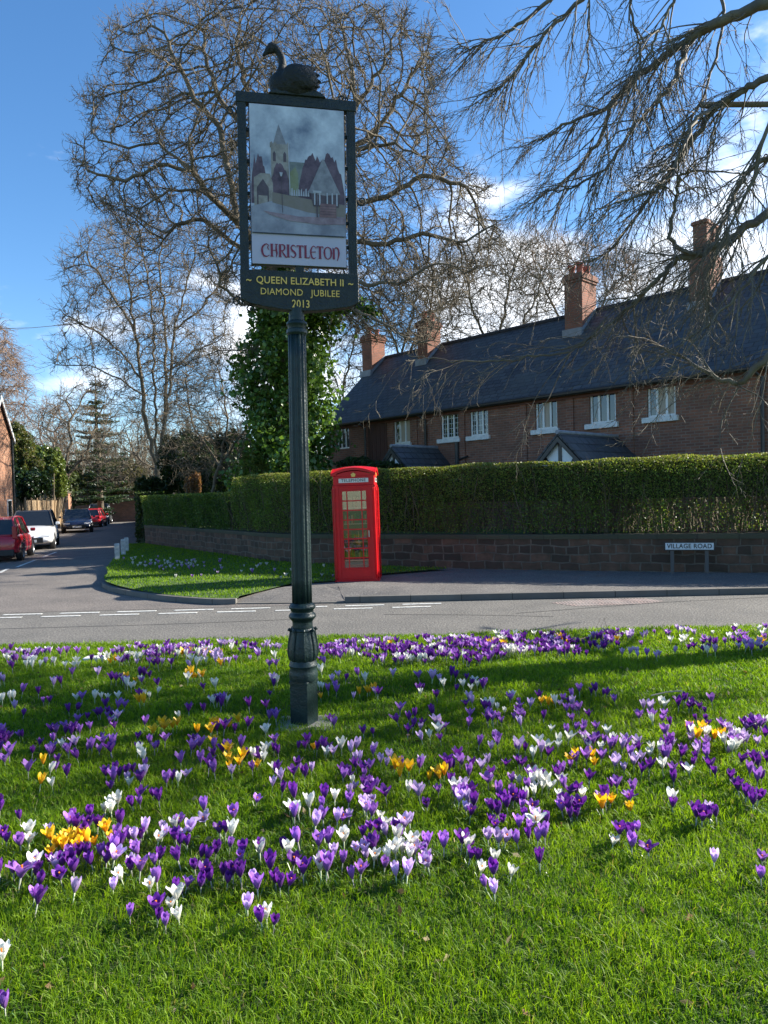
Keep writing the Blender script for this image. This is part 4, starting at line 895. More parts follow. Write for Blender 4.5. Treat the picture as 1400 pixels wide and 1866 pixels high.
def panel(rot, isdoor):
    P = empty('door' if isdoor else 'side_panel', (0, 0, 0), rot, kiosk); d = MB(); w_, y0, y1 = .33, -.44, -.40; zb_, zt_ = .36, 1.98
    d.box(-w_, w_, y0, y1, .102, zb_); d.box(-w_, w_, y0, y1, zt_, H1-.002); d.box(-w_, -w_+.075, y0+.0005, y1, zb_, zt_); d.box(w_-.075, w_, y0+.0005, y1, zb_, zt_)
    for zz in (.14, .31): d.box(-w_+.03, w_-.03, y0-.012, y0-.001, zz, zz+.014)
    for s in (-1, 1): d.box(s*(w_-.065)-.006, s*(w_-.065)+.006, y0-.014, y0-.001, zb_-.02, zt_+.02)
    for zz in (zb_-.02, zt_+.01): d.box(-w_+.058, w_-.058, y0-.0135, y0-.001, zz, zz+.012)
    d.build('door_frame' if isdoor else 'panel_frame', M_red, P)
    g = MB(); xi = .255; n = 8
    for k in range(1, n): zz = zb_+(zt_-zb_)*k/n; g.box(-xi, xi, y0+.004, y1-.004, zz-.013, zz+.013)
    for s in (-1, 1): g.box(s*.155-.011, s*.155+.011, y0+.006, y1-.006, zb_, zt_)
    g.build('glazing_bars', M_red, P)
    MB().box(-xi, xi, -.421, -.418, zb_, zt_).build('glass', glassmat('kiosk_glass', (.80, .86, .83), .93), P)
    if isdoor: MB().box(w_-.05, w_-.03, y0-.035, y0-.016, 1.0, 1.14).box(w_-.05, w_-.03, y0-.016, y0-.001, 1.01, 1.03).build('handle', pmat('steel', (.4, .4, .4), rough=.3, metal=1), P)
for k in range(4): panel(k*math.pi/2, k == 0)
MB().box(-.38, .38, .36, .385, .35, 1.98).build('back_board', pmat('pale_back_board', (.20, .22, .20), (.12, .14, .13), scale=3, rough=.7, stretch=(1, 1, 3)), kiosk)
M_shelf = pmat('white_shelf', (.62, .62, .58), rough=.6)
for zz in (.45, .85, 1.25, 1.6): MB().box(-.3, .3, .12, .358, zz, zz+.025).build('shelf', M_shelf, kiosk)
cols = [(.3, .05, .04), (.05, .12, .25), (.5, .45, .3), (.05, .2, .1), (.45, .4, .4), (.1, .1, .12)]; bmats = [pmat('book_cloth_%s' % n, c, rough=.7) for n, c in zip(('red', 'blue', 'buff', 'green', 'grey', 'dark'), cols)]
for zz in (.475, .875, 1.275, 1.625):
    bb = MB(); x = -.28
    while x < .26: wd = random.uniform(.02, .045); bb.box(x, x+wd-.003, .15, .33, zz, zz+random.uniform(.15, .24), random.randrange(6)); x += wd
    bo = bb.build('row_of_books', bmats, kiosk)
# entablature, sign box and dome
mb = MB(); mb.box(-.435, .435, -.435, .435, H1, H1+.205); mb.box(-.455, .455, -.455, .455, H1-.035, H1-.003); mb.box(-.445, .445, -.445, .445, H1+.003, H1+.018)
mb.build('fascia', M_red, kiosk, bevel=.005)
arc = lambda r0, rise, n=14: [(-r0+2*r0*i/n, rise*(1-(-1+2*i/n)**2)) for i in range(n+1)]
zA = H1+.205
for k in range(4):
    a = arc(.44, .10); poly = [(-.44, 0)]+[(p[0], p[1]) for p in a[1:-1]]+[(.44, 0)]
    P = MB().prism([(p[0], zA+p[1]) for p in poly], -.445, -.37).build('pediment', M_red, kiosk); P.rotation_euler = (0, 0, k*math.pi/2)
    ar = arc(.465, .115); ou = [(p[0], zA+p[1]+.005) for p in ar]; o2 = [(p[0]*1.005, zA+p[1]+.058) for p in ar]
    P = MB().prism(ou+o2[::-1], -.475-.001*k, -.36).build('arched_cornice', M_red, kiosk); P.rotation_euler = (0, 0, k*math.pi/2)
n = 16; V = []; Fc = []
for j in range(n+1):
    for i in range(n+1):
        x, y = -.46+.92*i/n, -.46+.92*j/n; u_, v_ = (x/.46)**2, (y/.46)**2; V.append((x, y, zA+.055+.115*(1-min(u_, v_))*1.0*(1-.0*max(u_, v_))+.05*(1-u_)*(1-v_)))
for j in range(n):
    for i in range(n): a = j*(n+1)+i; Fc.append((a, a+1, a+n+2, a+n+1))
MB().add(V, Fc).build('dome', M_red, kiosk, smooth=True)
M_opal = pmat('opal_sign_glass', (.66, .65, .60), (.58, .57, .53), scale=7, rough=.3)
for k in range(4):
    s = MB().box(-.315, .315, -.449, -.437, H1+.062, H1+.152).build('sign_panel', M_opal, kiosk); s.rotation_euler = (0, 0, k*math.pi/2)
    text_mesh('lettering', 'TELEPHONE', .088, M_black if True else None, s, (0, -.4495, H1+.107), (math.pi/2, 0, 0), .001, .0006, 1.12)
cr_ = [(-.036, 0), (.036, 0), (.043, .035), (.052, .05), (.045, .066), (.028, .068), (.012, .082), (0, .10), (-.012, .082), (-.028, .068), (-.045, .066), (-.052, .05), (-.043, .035)]
for k in range(4):
    s = MB().prism([(p[0], H1+.182+p[1]) for p in cr_], -.458, -.446).build('crown', M_gold, kiosk, bevel=.003); s.rotation_euler = (0, 0, k*math.pi/2)

# ============================================================ STREET NAME SIGN
a, b_ = at(1213, 995, 15.05), at(1301, 996, 14.75)
P0, P1 = Vector(a), Vector(b_); d = P1-P0; wd = d.xy.length; ns = empty('street_name_sign', ((P0.x+P1.x)/2, (P0.y+P1.y)/2, .1), math.atan2(d.y, d.x)); tag(ns, 'low white street name plate on two posts against the stone wall', 'street sign')
zc = (P0.z+P1.z)/2-.1; M_blue = pmat('sign_white', (.62, .68, .72), (.5, .56, .6), scale=10, rough=.4)
MB().box(-wd/2-.03, wd/2+.03, 0, .02, zc-.09, zc+.09).build('backing_board', M_black, ns)
pl = MB().box(-wd/2, wd/2, -.006, -.001, zc-.07, zc+.07).build('name_plate', M_blue, ns)
text_mesh('lettering', 'VILLAGE ROAD', .135, M_black, pl, (0, -.0075, zc), (math.pi/2, 0, 0), .0022, .001, 1.05, wd/1.03)
for s in (-1, 1): MB().box(s*wd*.36-.035, s*wd*.36+.035, .021, .06, 0, zc+.08).build('post', pmat('grey_post', (.10, .095, .09), rough=.8), ns)
# bollards
for i, ((pxl, pyl), top) in enumerate((((214, 1021), 992), ((225, 1013), 984), ((231, 1006), 981))):
    x, y = gnd(pxl, pyl, .12); zt_ = at(pxl-1, top, y)[2]; bo = empty('wooden_post', (x, y, .08), R_(25)); hh = zt_-.08
    tag(bo, ['white painted wooden post, nearest of three on the verge', 'white painted wooden post, middle of three on the verge', 'white painted wooden post, farthest of three on the verge'][i], 'post', 'white posts on the verge')
    MB().prism([(-.07, -.04), (.07, -.04), (.07, .04), (-.07, .04)], 0, hh-.03, plane='xy').add([(-.07, -.04, hh-.03), (.07, -.04, hh-.03), (.07, .04, hh-.03), (-.07, .04, hh-.03), (-.07, 0, hh+.03), (.07, 0, hh+.03)], [(0, 1, 5, 4), (2, 3, 4, 5), (0, 4, 3), (1, 2, 5)]).build('shaft', pmat('white_post_paint', (.62, .6, .56), (.36, .35, .32), scale=9, rough=.8), bo)

# ============================================================ CARS
M_tyre = pmat('tyre', (.012, .012, .012), rough=.8); M_rim = pmat('rim', (.35, .36, .38), rough=.35, metal=.8)
M_glassdark = pmat('car_glass', (.012, .015, .018), rough=.05, spec=.8)
M_lamp = pmat('headlamp', (.7, .72, .75), rough=.15); M_tail = pmat('tail_lamp', (.38, .02, .03), rough=.2); M_trim = pmat('black_trim', (.015, .015, .016), rough=.5)
def car(label, paint, px, py, Y, head, L=4.2, Wd=1.8, Hh=1.5, kind='hatch', roof=None, plate=None, tall_tail=False):
    """front is +x; station list gives the side outline"""
    x, y = gnd(px, py, .0) if Y is None else (at(px, py, Y)[0], Y)
    c = empty('parked_car', (x, y, .004), head); tag(c, label, 'car', 'cars parked along the side lane'); hw = Wd/2; h = L/2
    blt = .62*Hh
    st = [(-h, .34, .55, .74), (-h+.06, .26, blt-.04, .90), (-h+.35, .22, blt+.02, .97), (-h+1.0, .2, blt+.01, 1.0), (0, .2, blt-.02, 1.0), (h-1.25, .2, blt-.04, 1.0), (h-.75, .21, blt-.12, .98), (h-.25, .24, blt-.24, .92), (h-.05, .3, .52, .80), (h, .36, .48, .68)]
    b = MB(); nst = len(st); V = []
    for (sx_, z0, z1, k) in st:
        w_ = hw*k; mid = (z0+z1)/2
        ring = [(0, z0), (w_*.82, z0), (w_*.985, z0+.07), (w_, mid), (w_*.975, z1-.10), (w_*.90, z1-.01), (w_*.5, z1+.03), (0, z1+.04)]
        ring = ring+[(-p[0], p[1]) for p in ring[1:-1]][::-1]; V += [(sx_, p[0], p[1]) for p in ring]
    m = 14; Fc = [(j*m+i, j*m+(i+1) % m, (j+1)*m+(i+1) % m, (j+1)*m+i) for j in range(nst-1) for i in range(m)]+[tuple(range(m)), tuple((nst-1)*m+i for i in range(m-1, -1, -1))]
    b.add(V, Fc); body = b.build('body', paint, c, smooth=True, sub=2, boxuv=False)
    # cabin
    rw = hw*.70; bw = hw*.90; z0 = blt-.04; zr = Hh
    xr0, xr1 = (-h+.30, .25) if kind != 'saloon' else (-h+1.1, .2); xb0, xb1 = (-h+.12, h-1.15) if kind != 'saloon' else (-h+.55, h-1.25)
    xb1 = h-1.2; prof = [(xb0, z0), (xr0, zr-.09), (xr0+.35, zr-.015), ((xr0+xr1)/2, zr), (xr1, zr-.04), (xb1, z0-.02)]
    g = MB(); V = []
    for (xx, zz) in prof:
        t = (zz-z0)/(zr-z0); w_ = bw+(rw-bw)*max(0, t); V += [(xx, -w_, zz), (xx, w_, zz)]
    Fc = [(2*i, 2*i+1, 2*i+3, 2*i+2) for i in range(5)]; g.add(V, [Fc[0], Fc[4]], 0); g.add(V, Fc[1:4], 1)
    g.add(V, [(0, 2, 4, 6, 8, 10), (1, 11, 9, 7, 5, 3)], 0); g.build('windows', [M_glassdark, roof or paint], c)
    pil = MB()
    for s in (-1, 1):
        pt = [Vector((p[0], s*(bw+(rw-bw)*max(0, (p[1]-z0)/(zr-z0))+.004), p[1])) for p in prof]
        pil.tube(pt, .032, 6); mx_ = (xr0+xr1)/2-.1; pil.tube([(mx_, s*(rw+.004), zr-.03), (mx_-.03, s*(bw+.006), z0)], .035, 6)
    pil.tube([V[0], V[1]], .03, 6); pil.tube([V[10], V[11]], .02, 6)
    pil.build('pillars', roof or paint, c, smooth=True)
    for sx_ in (-h+.78, h-.82):
        for s in (-1, 1):
            Mw = Matrix.Translation((sx_, s*(hw-.10), .315)) @ Matrix.Rotation(s*-math.pi/2, 4, 'X')
            wb = MB().lathe([(.12, -.1), (.30, -.1), (.32, -.06), (.32, .07), (.30, .105), (.22, .11)], 24, M=Mw, cap=False).lathe([(.0, .07), (.21, .075), (.225, .10)], 20, M=Mw, cap=False)
            wh = wb.build('wheel', [M_tyre, M_rim], c, smooth=True); wh.data.polygons.foreach_set('material_index', [0]*120+[1]*40)
            MB().lathe([(.37, -.08), (.37, .085), (.33, .088), (.33, -.08)], 24, M=Mw, cap=False).build('wheel_arch', M_trim, c, smooth=True)
    for s in (-1, 1):
        MB().cbox((h-1.35, s*(hw+.08), blt+.06), (.12, .16, .12)).build('mirror', paint, c, bevel=.03)
        MB().add([(h-.10, s*hw*.86, .66), (h-.02, s*hw*.45, .63), (h-.02, s*hw*.45, .55), (h-.08, s*hw*.84, .56), (h-.5, s*hw*.97, .72), (h-.45, s*hw*.97, .62)], [(0, 1, 2, 3), (0, 4, 5, 3)]).build('headlight', M_lamp, c)
        MB().cbox((-h+(.14 if tall_tail else .10), s*hw*(.83 if tall_tail else .82), .98 if tall_tail else .78), (.16, .15, .44 if tall_tail else .16)).build('tail_light', M_tail, c, bevel=.03)
    MB().box(h-.015, h+.012, -.26, .26, .33, .44).build('number_plate', pmat('white_plate', (.6, .6, .58), rough=.5), c)
    MB().box(-h-.016, -h+.03, -.26, .26, .46 if tall_tail else .5, .57 if tall_tail else .61).build('number_plate', pmat('yellow_plate', (.55, .42, .06), rough=.5), c)
    MB().box(h-.06, h-.002, -.5, .5, .30, .52).build('grille', M_trim, c, bevel=.02)
    MB().box(-h-.006, -h+.2, -hw*.8, hw*.8, .2, .42).build('bumper', M_trim, c, bevel=.03)
    return c
P_red = pmat('red_car_paint', (.45, .012, .025), rough=.25, coat=.6); P_white = pmat('white_car_paint', (.66, .67, .68), rough=.25, coat=.6); P_dark = pmat('midnight_car_paint', (.012, .014, .035), rough=.25, coat=.6)
P_grey = pmat('grey_car_paint', (.07, .075, .08), rough=.3, coat=.5); P_red2 = pmat('bright_red_car_paint', (.42, .02, .03), rough=.3, coat=.5)
lane_dir = math.atan2(13., -4.6)
car('red hatchback at the left edge seen from behind, yellow rear plate', P_red, 4, 985, 25.2, math.atan2(1, -.33), L=3.8, Wd=1.68, Hh=1.5, tall_tail=True)
car('white car with black roof facing the camera behind the red hatchback', P_white, 62, 970, 31.0, math.atan2(-1, .40), L=4.4, Wd=1.83, Hh=1.62, roof=M_trim)
car('dark blue car facing the camera in the middle of the lane row', P_dark, 141, 950, 46.5, math.atan2(-1, .42), L=4.4, Wd=1.85, Hh=1.5, roof=P_dark)
car('small bright red car parked beyond the dark blue car', P_red2, 169, 945, 55.0, math.atan2(1, -.25), L=4.2, Wd=1.75, Hh=1.42)
car('grey car with pale roof, farthest of the parked row', P_grey, 181, 940, 61.5, math.atan2(-1, .3), L=4.5, Wd=1.85, Hh=1.75, roof=M_rim)
# ============================================================ TREES
def pxpts(poly, n, Y0, dY, rg, edge=.0, zmin=None):
    """random points inside a picture-shaped outline, spread in depth so the crown has real thickness"""
    P = np.array(poly, float); out = []; lo, hi = P.min(0), P.max(0)
    cx, cy = P.mean(0)
    while len(out) < n:
        q = rg.uniform(lo, hi, (n*2, 2)); k = in_poly(q[:, 0], q[:, 1], poly); q = q[k]
        # thickness shrinks near the outline
        for x, y in q:
            e = 1-.75*min(1, math.hypot((x-cx)/(hi[0]-lo[0])*1.9, (y-cy)/(hi[1]-lo[1])*1.9))**2
            out.append(at(x, y, Y0+rg.uniform(-1, 1)*dY*max(.25, e)))
            if len(out) >= n: break
    return np.array(out)
def L_(pts, Y0, ys=None, join=True):
    return {'p': [at(x, y, Y0+(ys[i] if ys else 0)) for i, (x, y) in enumerate(pts)], 'join': join}
rgt = np.random.default_rng(21)
# the big old tree behind the sign
Yb = 25.
oak_poly = [(112, 290), (150, 230), (130, 165), (190, 130), (200, 40), (245, 8), (330, -15), (450, -40), (540, -30), (575, 8), (640, -10), (720, 5), (790, 40), (812, 120), (800, 200), (850, 300), (905, 320), (890, 370), (935, 415), (860, 520), (740, 560), (620, 600), (480, 560), (400, 560), (330, 440), (240, 430), (150, 375)]
A = pxpts(oak_poly, 4600, Yb, 5.5, rgt)
A = np.concatenate([A, pxpts([(640, 440), (900, 400), (930, 430), (860, 540), (760, 640), (640, 620)], 700, Yb-1.5, 4, rgt)])
# hollows between the boughs
for hx_, hy_, hr in ((345, 130, 28), (575, 40, 22), (300, 300, 24), (265, 215, 20), (480, 90, 20), (700, 170, 24), (740, 350, 26), (690, 300, 18), (220, 330, 22), (640, 110, 16), (800, 400, 24), (390, 60, 18), (350, 450, 30), (700, 420, 20)):
    c = np.array(at(hx_, hy_, Yb)); rr = hr*Yb/F_PX; k = ((A[:, [0, 2]]-c[[0, 2]])**2).sum(1) > rr*rr; A = A[k]
gy_ = 1.1
lines = [L_([(514, 905), (514, 700), (518, 560), (520, 500)], Yb),
         L_([(518, 560), (495, 470), (430, 400), (375, 350), (350, 310), (345, 250)], Yb, [0, -.5, -1.5, -2.5, -3, -3.5]),
         L_([(375, 350), (310, 345), (255, 380), (205, 370)], Yb-2.5, [0, -.5, -.6, -1]),
         L_([(430, 400), (420, 330), (400, 230), (350, 170), (320, 110), (300, 60)], Yb-1.5),
         L_([(345, 300), (290, 260), (235, 270), (180, 255)], Yb-3),
         L_([(350, 310), (290, 300), (230, 330), (160, 310)], Yb-2.),
         L_([(520, 500), (500, 380), (470, 260), (450, 160), (430, 80), (440, 20)], Yb, [0, 1, 1.5, 2, 2.5, 3]),
         L_([(470, 260), (400, 180), (370, 90), (380, 20)], Yb+1.5),
         L_([(520, 500), (560, 400), (610, 290), (650, 190), (640, 120), (620, 40)], Yb, [0, .5, 1, 1, 1.5, 2]),
         L_([(610, 290), (690, 230), (740, 160), (770, 100)], Yb+.8), L_([(650, 190), (700, 120), (720, 60)], Yb+1),
         L_([(560, 400), (640, 270), (720, 260), (790, 300)], Yb-1.5, [0, -1, -2, -2.5]),
         L_([(520, 500), (600, 440), (690, 445), (770, 425), (850, 440), (900, 410)], Yb, [0, -1, -2, -2.5, -3, -3]),
         L_([(600, 440), (650, 370), (720, 350), (770, 320), (850, 340)], Yb-1),
         L_([(518, 570), (600, 500), (680, 520), (740, 510), (800, 480)], Yb, [0, -1.5, -3, -3.5, -4]),
         L_([(516, 590), (590, 560), (640, 560), (700, 590), (760, 625), (790, 620)], Yb, [0, -2, -3, -4, -4.5, -5]),
         L_([(514, 640), (460, 635), (400, 638), (350, 655), (320, 680), (300, 700)], Yb, [0, -1, -2, -3, -3.5, -4]),
         L_([(516, 600), (470, 550), (440, 555), (400, 520), (395, 480), (380, 450)], Yb, [0, -1, -1.5, -2, -2.4, -2.4]),
         L_([(495, 470), (420, 440), (370, 400), (320, 410), (290, 450)], Yb+1)]
big = make_tree('bare_tree', 'huge old spreading bare tree with ivy trunk rising behind the village sign', 'tree', lines, A, M_bark, seg=.30, infl=4, kill=.5, rtip=.0165, expo=.415, thr=.13, twigs=(5, .62, .0115), sub=2, seed=5, iters=90, rmax=.62, jit=.22, twob=.35)
# ivy on its trunk
M_leaf_ivy = leafmat('ivy_leaf', .32, .3, .5)
rgi = np.random.default_rng(8)
def ivy(name, label, Y, axis, n, seed, size=.13, cols=((.06, .12, .02), (.09, .17, .03), (.13, .22, .045))):
    rg = np.random.default_rng(seed); ax = [(at(x, y, Y), w_*Y/F_PX/2) for x, y, w_ in axis]; C = []
    t = rg.uniform(0, len(ax)-1.001, n); i = t.astype(int); f = (t-i)[:, None]; A0 = np.array([a[0] for a in ax]); W0 = np.array([a[1] for a in ax])
    c = A0[i]*(1-f)+A0[i+1]*f; w_ = W0[i]*(1-f[:, 0])+W0[i+1]*f[:, 0]; a = rg.uniform(0, 2*np.pi, n)
    lump_ = 1+.22*np.sin(a*3+c[:, 2]*1.7)+.16*np.sin(a*5-c[:, 2]*3.1); lump_ *= 1+.18*np.sin(a*9+c[:, 2]*6)*np.sin(c[:, 2]*3.7+a); rad = w_*lump_*np.where(rg.uniform(0, 1, n) < .7, rg.uniform(.75, 1.12, n), rg.uniform(.3, 1.3, n))
    C = c+np.stack([np.cos(a)*rad, np.sin(a)*rad, rg.normal(0, .12, n)], -1)
    root = empty(name, ax[0][0]); tag(root, label, 'ivy'); leaves('foliage', C, rg.uniform(.6, 1.3, n)*size, colmix(n, cols, rg, .3), M_leaf_ivy, root, off=np.array(root.location), rg=rg, aspect=.8); return root
ivy('ivy', 'thick dark ivy wrapping the trunk of the huge old tree', Yb-.1, [(522, 905, 150), (524, 840, 140), (526, 780, 128), (522, 720, 138), (520, 660, 140), (526, 600, 125), (540, 560, 120), (525, 520, 60), (505, 480, 30)], 26000, 8, .17)
ivy('ivy', 'small tuft of ivy along the low right bough of the huge old tree', Yb-2.2, [(560, 560, 20), (600, 558, 36), (650, 560, 26), (690, 575, 12)], 1500, 9, .12)
# tall many-stemmed tree beyond the low hedge
Ym = 38.
mp_ = [(100, 560), (110, 450), (165, 410), (250, 385), (330, 400), (400, 410), (440, 500), (420, 600), (400, 700), (330, 770), (230, 770), (150, 690), (95, 660)]
A = pxpts(mp_, 2600, Ym, 5, rgt)
lines = [L_([(288, 905), (286, 860)], Ym), L_([(286, 865), (268, 780), (258, 690), (245, 600), (235, 520), (225, 440)], Ym, [0, -.5, -1, -1, -1.5, -1.5]), L_([(286, 865), (283, 760), (283, 660), (277, 560), (262, 470), (255, 420)], Ym),
         L_([(286, 865), (300, 770), (302, 680), (300, 580), (290, 480), (300, 420)], Ym, [0, .5, 1, 1.5, 2, 2]), L_([(300, 770), (310, 690), (318, 600), (345, 500), (360, 440)], Ym+1),
         L_([(258, 690), (220, 640), (170, 600), (120, 575)], Ym-1), L_([(262, 720), (220, 690), (160, 665), (105, 665)], Ym-1.5), L_([(245, 600), (200, 530), (160, 470)], Ym-1),
         L_([(318, 600), (370, 560), (410, 500)], Ym+1), L_([(302, 680), (350, 640), (400, 620)], Ym+1)]
make_tree('bare_tree', 'tall bare tree with several straight stems between lane and ivy trunk', 'tree', lines, A, M_bark, seg=.42, infl=5, kill=.7, rtip=.017, expo=.37, thr=.10, twigs=(4, 1.1, .014), sub=2, seed=6, rmax=.3, grav=.06, twob=.22, tgrav=.06)
def shape_tree(name, label, Y, outline, trunk, bark, n=900, dY=3.5, seed=1, group=None, **k):
    rg = np.random.default_rng(seed); A = pxpts(outline, n, Y, dY, rg); return make_tree(name, label, 'tree', [L_(trunk[0], Y)]+[L_(t, Y, [rg.uniform(-1.5, 1.5)*i*.5 for i in range(len(t))]) for t in trunk[1:]], A, bark, seed=seed, group=group, **k)
kw = dict(seg=.5, infl=5, kill=.75, rtip=.02, expo=.36, thr=.10, twigs=(4, 1.5, .015), sub=2, grav=.1, twob=.18, tgrav=.12)
kwn = dict(seg=.5, infl=5, kill=.8, rtip=.02, expo=.36, thr=.12, twigs=(4, 1.2, .017), sub=2, twob=.3)
# bare trees behind the cottages, fan shaped
G = 'bare trees standing behind the cottages'
shape_tree('bare_tree', 'bare fan-shaped tree behind the two left chimneys of the cottages', 40, [(620, 640), (640, 560), (700, 500), (800, 470), (850, 560), (840, 640)], [[(735, 905), (733, 640)], [(733, 660), (690, 560)], [(733, 640), (760, 540)], [(733, 660), (800, 560)]], M_bark_dark, 1400, 4, 31, G, **kw)
shape_tree('bare_tree', 'bare fan-shaped tree above the cottage roof, left of the three-pot chimney', 42, [(820, 640), (800, 500), (860, 445), (960, 430), (1010, 460), (1000, 600)], [[(905, 905), (905, 640)], [(905, 660), (860, 560), (850, 500)], [(905, 640), (925, 540), (940, 470)], [(905, 660), (970, 560), (990, 500)]], M_bark_dark, 1700, 4, 32, G, **kw)
shape_tree('bare_tree', 'pale bare tree with upright twigs right behind the three-pot chimney', 46, [(960, 600), (930, 480), (970, 430), (1080, 440), (1160, 470), (1180, 560)], [[(1050, 905), (1050, 620)], [(1050, 640), (990, 520)], [(1050, 620), (1060, 500)], [(1050, 640), (1120, 520)]], M_bark_red, 1500, 4, 33, G, **kw)
shape_tree('bare_tree', 'low bare tree showing over the roof between the two right chimneys', 48, [(1110, 560), (1110, 480), (1180, 450), (1260, 470), (1280, 540)], [[(1190, 905), (1190, 600)], [(1190, 620), (1150, 520)], [(1190, 600), (1240, 500)]], M_bark_dark, 900, 3, 34, G, **kw)
shape_tree('bare_tree', 'slender bare tree in the gap between ivy trunk and first chimney', 44, [(590, 740), (580, 600), (620, 540), (680, 560), (670, 660), (650, 740)], [[(628, 905), (625, 720)], [(625, 740), (600, 640)], [(625, 720), (650, 600)]], M_bark, 900, 2.5, 35, G, **kwn)
# left-hand distance
shape_tree('birch', 'pale drooping birch at the far left edge above the brick house', 62, [(-60, 760), (-60, 560), (0, 580), (30, 640), (55, 720), (40, 800)], [[(-8, 915), (-8, 700), (-5, 610)]], M_bark_red, 1500, 4, 36, None, **dict(kw, grav=-.05, tgrav=-.15, rtip=.022, twigs=(5, 1.8, .02)))
shape_tree('bare_tree', 'reddish bare tree behind the evergreen shrubs beside the lane', 66, [(45, 860), (40, 760), (80, 725), (130, 740), (140, 860)], [[(85, 915), (85, 830)], [(85, 840), (70, 780)], [(85, 840), (105, 780)]], M_bark_red, 1200, 4, 37, None, **dict(kwn, rtip=.022))
shape_tree('bare_tree', 'dark crooked bare tree standing left of the tiered conifer', 58, [(75, 830), (80, 740), (120, 700), (190, 700), (220, 760), (200, 850), (110, 860)], [[(118, 915), (120, 840), (130, 800)], [(120, 850), (100, 820), (85, 790)], [(130, 800), (125, 770), (145, 740)], [(118, 870), (160, 820), (175, 770)]], M_bark_dark, 1100, 4, 38, None, **dict(kwn, rtip=.026, expo=.42))
shape_tree('bare_tree', 'bare garden tree with pale crooked stems left of the ivy trunk', 27, [(310, 860), (300, 720), (340, 630), (420, 600), (490, 680), (500, 840), (420, 870)], [[(385, 905), (400, 850)], [(400, 850), (350, 770), (340, 700)], [(400, 850), (415, 760), (400, 680)], [(400, 850), (450, 780), (470, 700)]], M_bark, 1500, 3, 39, None, **dict(kwn, seg=.35, kill=.5, rtip=.011, twigs=(4, .9, .009), thr=.04))
shape_tree('bare_tree', 'tangled bare tree low between conifer and many-stemmed tree', 48, [(170, 880), (180, 800), (230, 760), (330, 740), (420, 760), (430, 870), (300, 900)], [[(290, 915), (290, 860)], [(290, 865), (230, 820)], [(290, 865), (340, 800)], [(290, 865), (400, 820)]], M_bark, 1500, 4, 40, None, **kwn)
# tiered conifer
def conifer(name, label, px, pyt, Y, wpx, tiers, seed, col):
    rg = np.random.default_rng(seed); b = Vector(at(px, 915, Y)); b.z = .1; top = at(px, pyt, Y)[2]; H = top-b.z; Rm = wpx*Y/F_PX/2; root = empty(name, b); tag(root, label, 'conifer')
    MB().tube([(0, 0, 0), (0, 0, H*.5), (.1, 0, H)], [.32, .2, .04], 8).build('trunk', M_bark_dark, root, smooth=True); C = []; S = []
    for i in range(tiers):
        z = H*(.12+.86*i/tiers)+rg.normal(0, .12); R = Rm*(1-(i/tiers))**.75*rg.uniform(.75, 1.1); nb = rg.integers(7, 11)
        for k in range(nb):
            a = rg.uniform(0, 2*math.pi); r = R*rg.uniform(.6, 1.1); dr = rg.uniform(-.12, .02)*r; n = int(60*r)
            t = rg.uniform(.15, 1, n); w_ = .38*(1-t*.5); q = rg.normal(0, 1, n)*w_
            C.append(np.stack([np.cos(a)*t*r-np.sin(a)*q, np.sin(a)*t*r+np.cos(a)*q, z+dr*t+.22*t*t+rg.normal(0, .05, n)], -1))
            S.append(([0, 0, z], [math.cos(a)*r, math.sin(a)*r, z+dr+.2]))
    C = np.concatenate(C); P0 = np.array([s[0] for s in S], float); P1 = np.array([s[1] for s in S], float)
    seg_object('crown', (P0, P1, np.full(len(P0), .05), np.full(len(P0), .012)), M_bark_dark, root)
    leaves('foliage', C, rg.uniform(.12, .3, len(C)), colmix(len(C), col, rg, .3), M_leaf, root, rg=rg, flat=.7, aspect=.45); return root
conifer('conifer', 'tall dark tiered conifer rising beyond the parked cars', 180, 688, 64, 155, 17, 3, ((.03, .055, .03), (.045, .075, .035)))
conifer('conifer', 'smaller dark pointed conifer in front of the tiered one', 183, 800, 58, 62, 12, 4, ((.02, .045, .02), (.03, .055, .025)))
# leafy shrubs
def shrub(name, label, cat, lobes, n, size, cols, seed, gloss=False, stems=24, group=None, aspect=.6):
    """lobes: (px, py, Y, rx_px, ry_px)"""
    rg = np.random.default_rng(seed); C = []; tot = sum(l[3]*l[4] for l in lobes)
    for px, py, Y, rx, ry in lobes:
        c = np.array(at(px, py, Y)); k = Y/F_PX; m = int(n*rx*ry/tot); d = unit(rg.normal(0, 1, (m, 3))); rad = 1-np.abs(rg.normal(0, .16, m)); rad = np.clip(rad*(1+.14*np.sin(d[:, 0]*9+seed)+.12*np.sin(d[:, 2]*11+d[:, 1]*7)), .2, 1.25)
        C.append(c+d*rad[:, None]*np.array([rx*k, rx*k, ry*k]))
    C = np.concatenate(C); C = C[C[:, 2] > .1]; l0 = lobes[0]; b = np.array([at(l0[0], l0[1], l0[2])[0], l0[2], .1 if l0[0] < 240 else .7]); root = empty(name, b); tag(root, label, cat, group)
    leaves('foliage', C, rg.uniform(.6, 1.35, len(C))*size, colmix(len(C), cols, rg, .3), M_leaf_gloss if gloss else M_leaf, root, off=b, rg=rg, aspect=aspect)
    pk = C[rg.integers(0, len(C), stems)]-b; z0 = np.zeros((stems, 3)); z0[:, :2] = pk[:, :2]*.15; mid = z0*.4+pk*.55; mid[:, 2] *= .8
    seg_object('stems', (np.concatenate([z0, mid]), np.concatenate([mid, pk*.93]), np.full(stems*2, .05), np.full(stems*2, .03)), M_bark_dark, root); return root
YG = ((.12, .16, .035), (.09, .14, .03), (.15, .18, .04)); DG = ((.022, .045, .014), (.035, .065, .018)); OL = ((.10, .12, .035), (.07, .10, .028), (.14, .12, .05)); MG = ((.045, .09, .02), (.07, .12, .028))
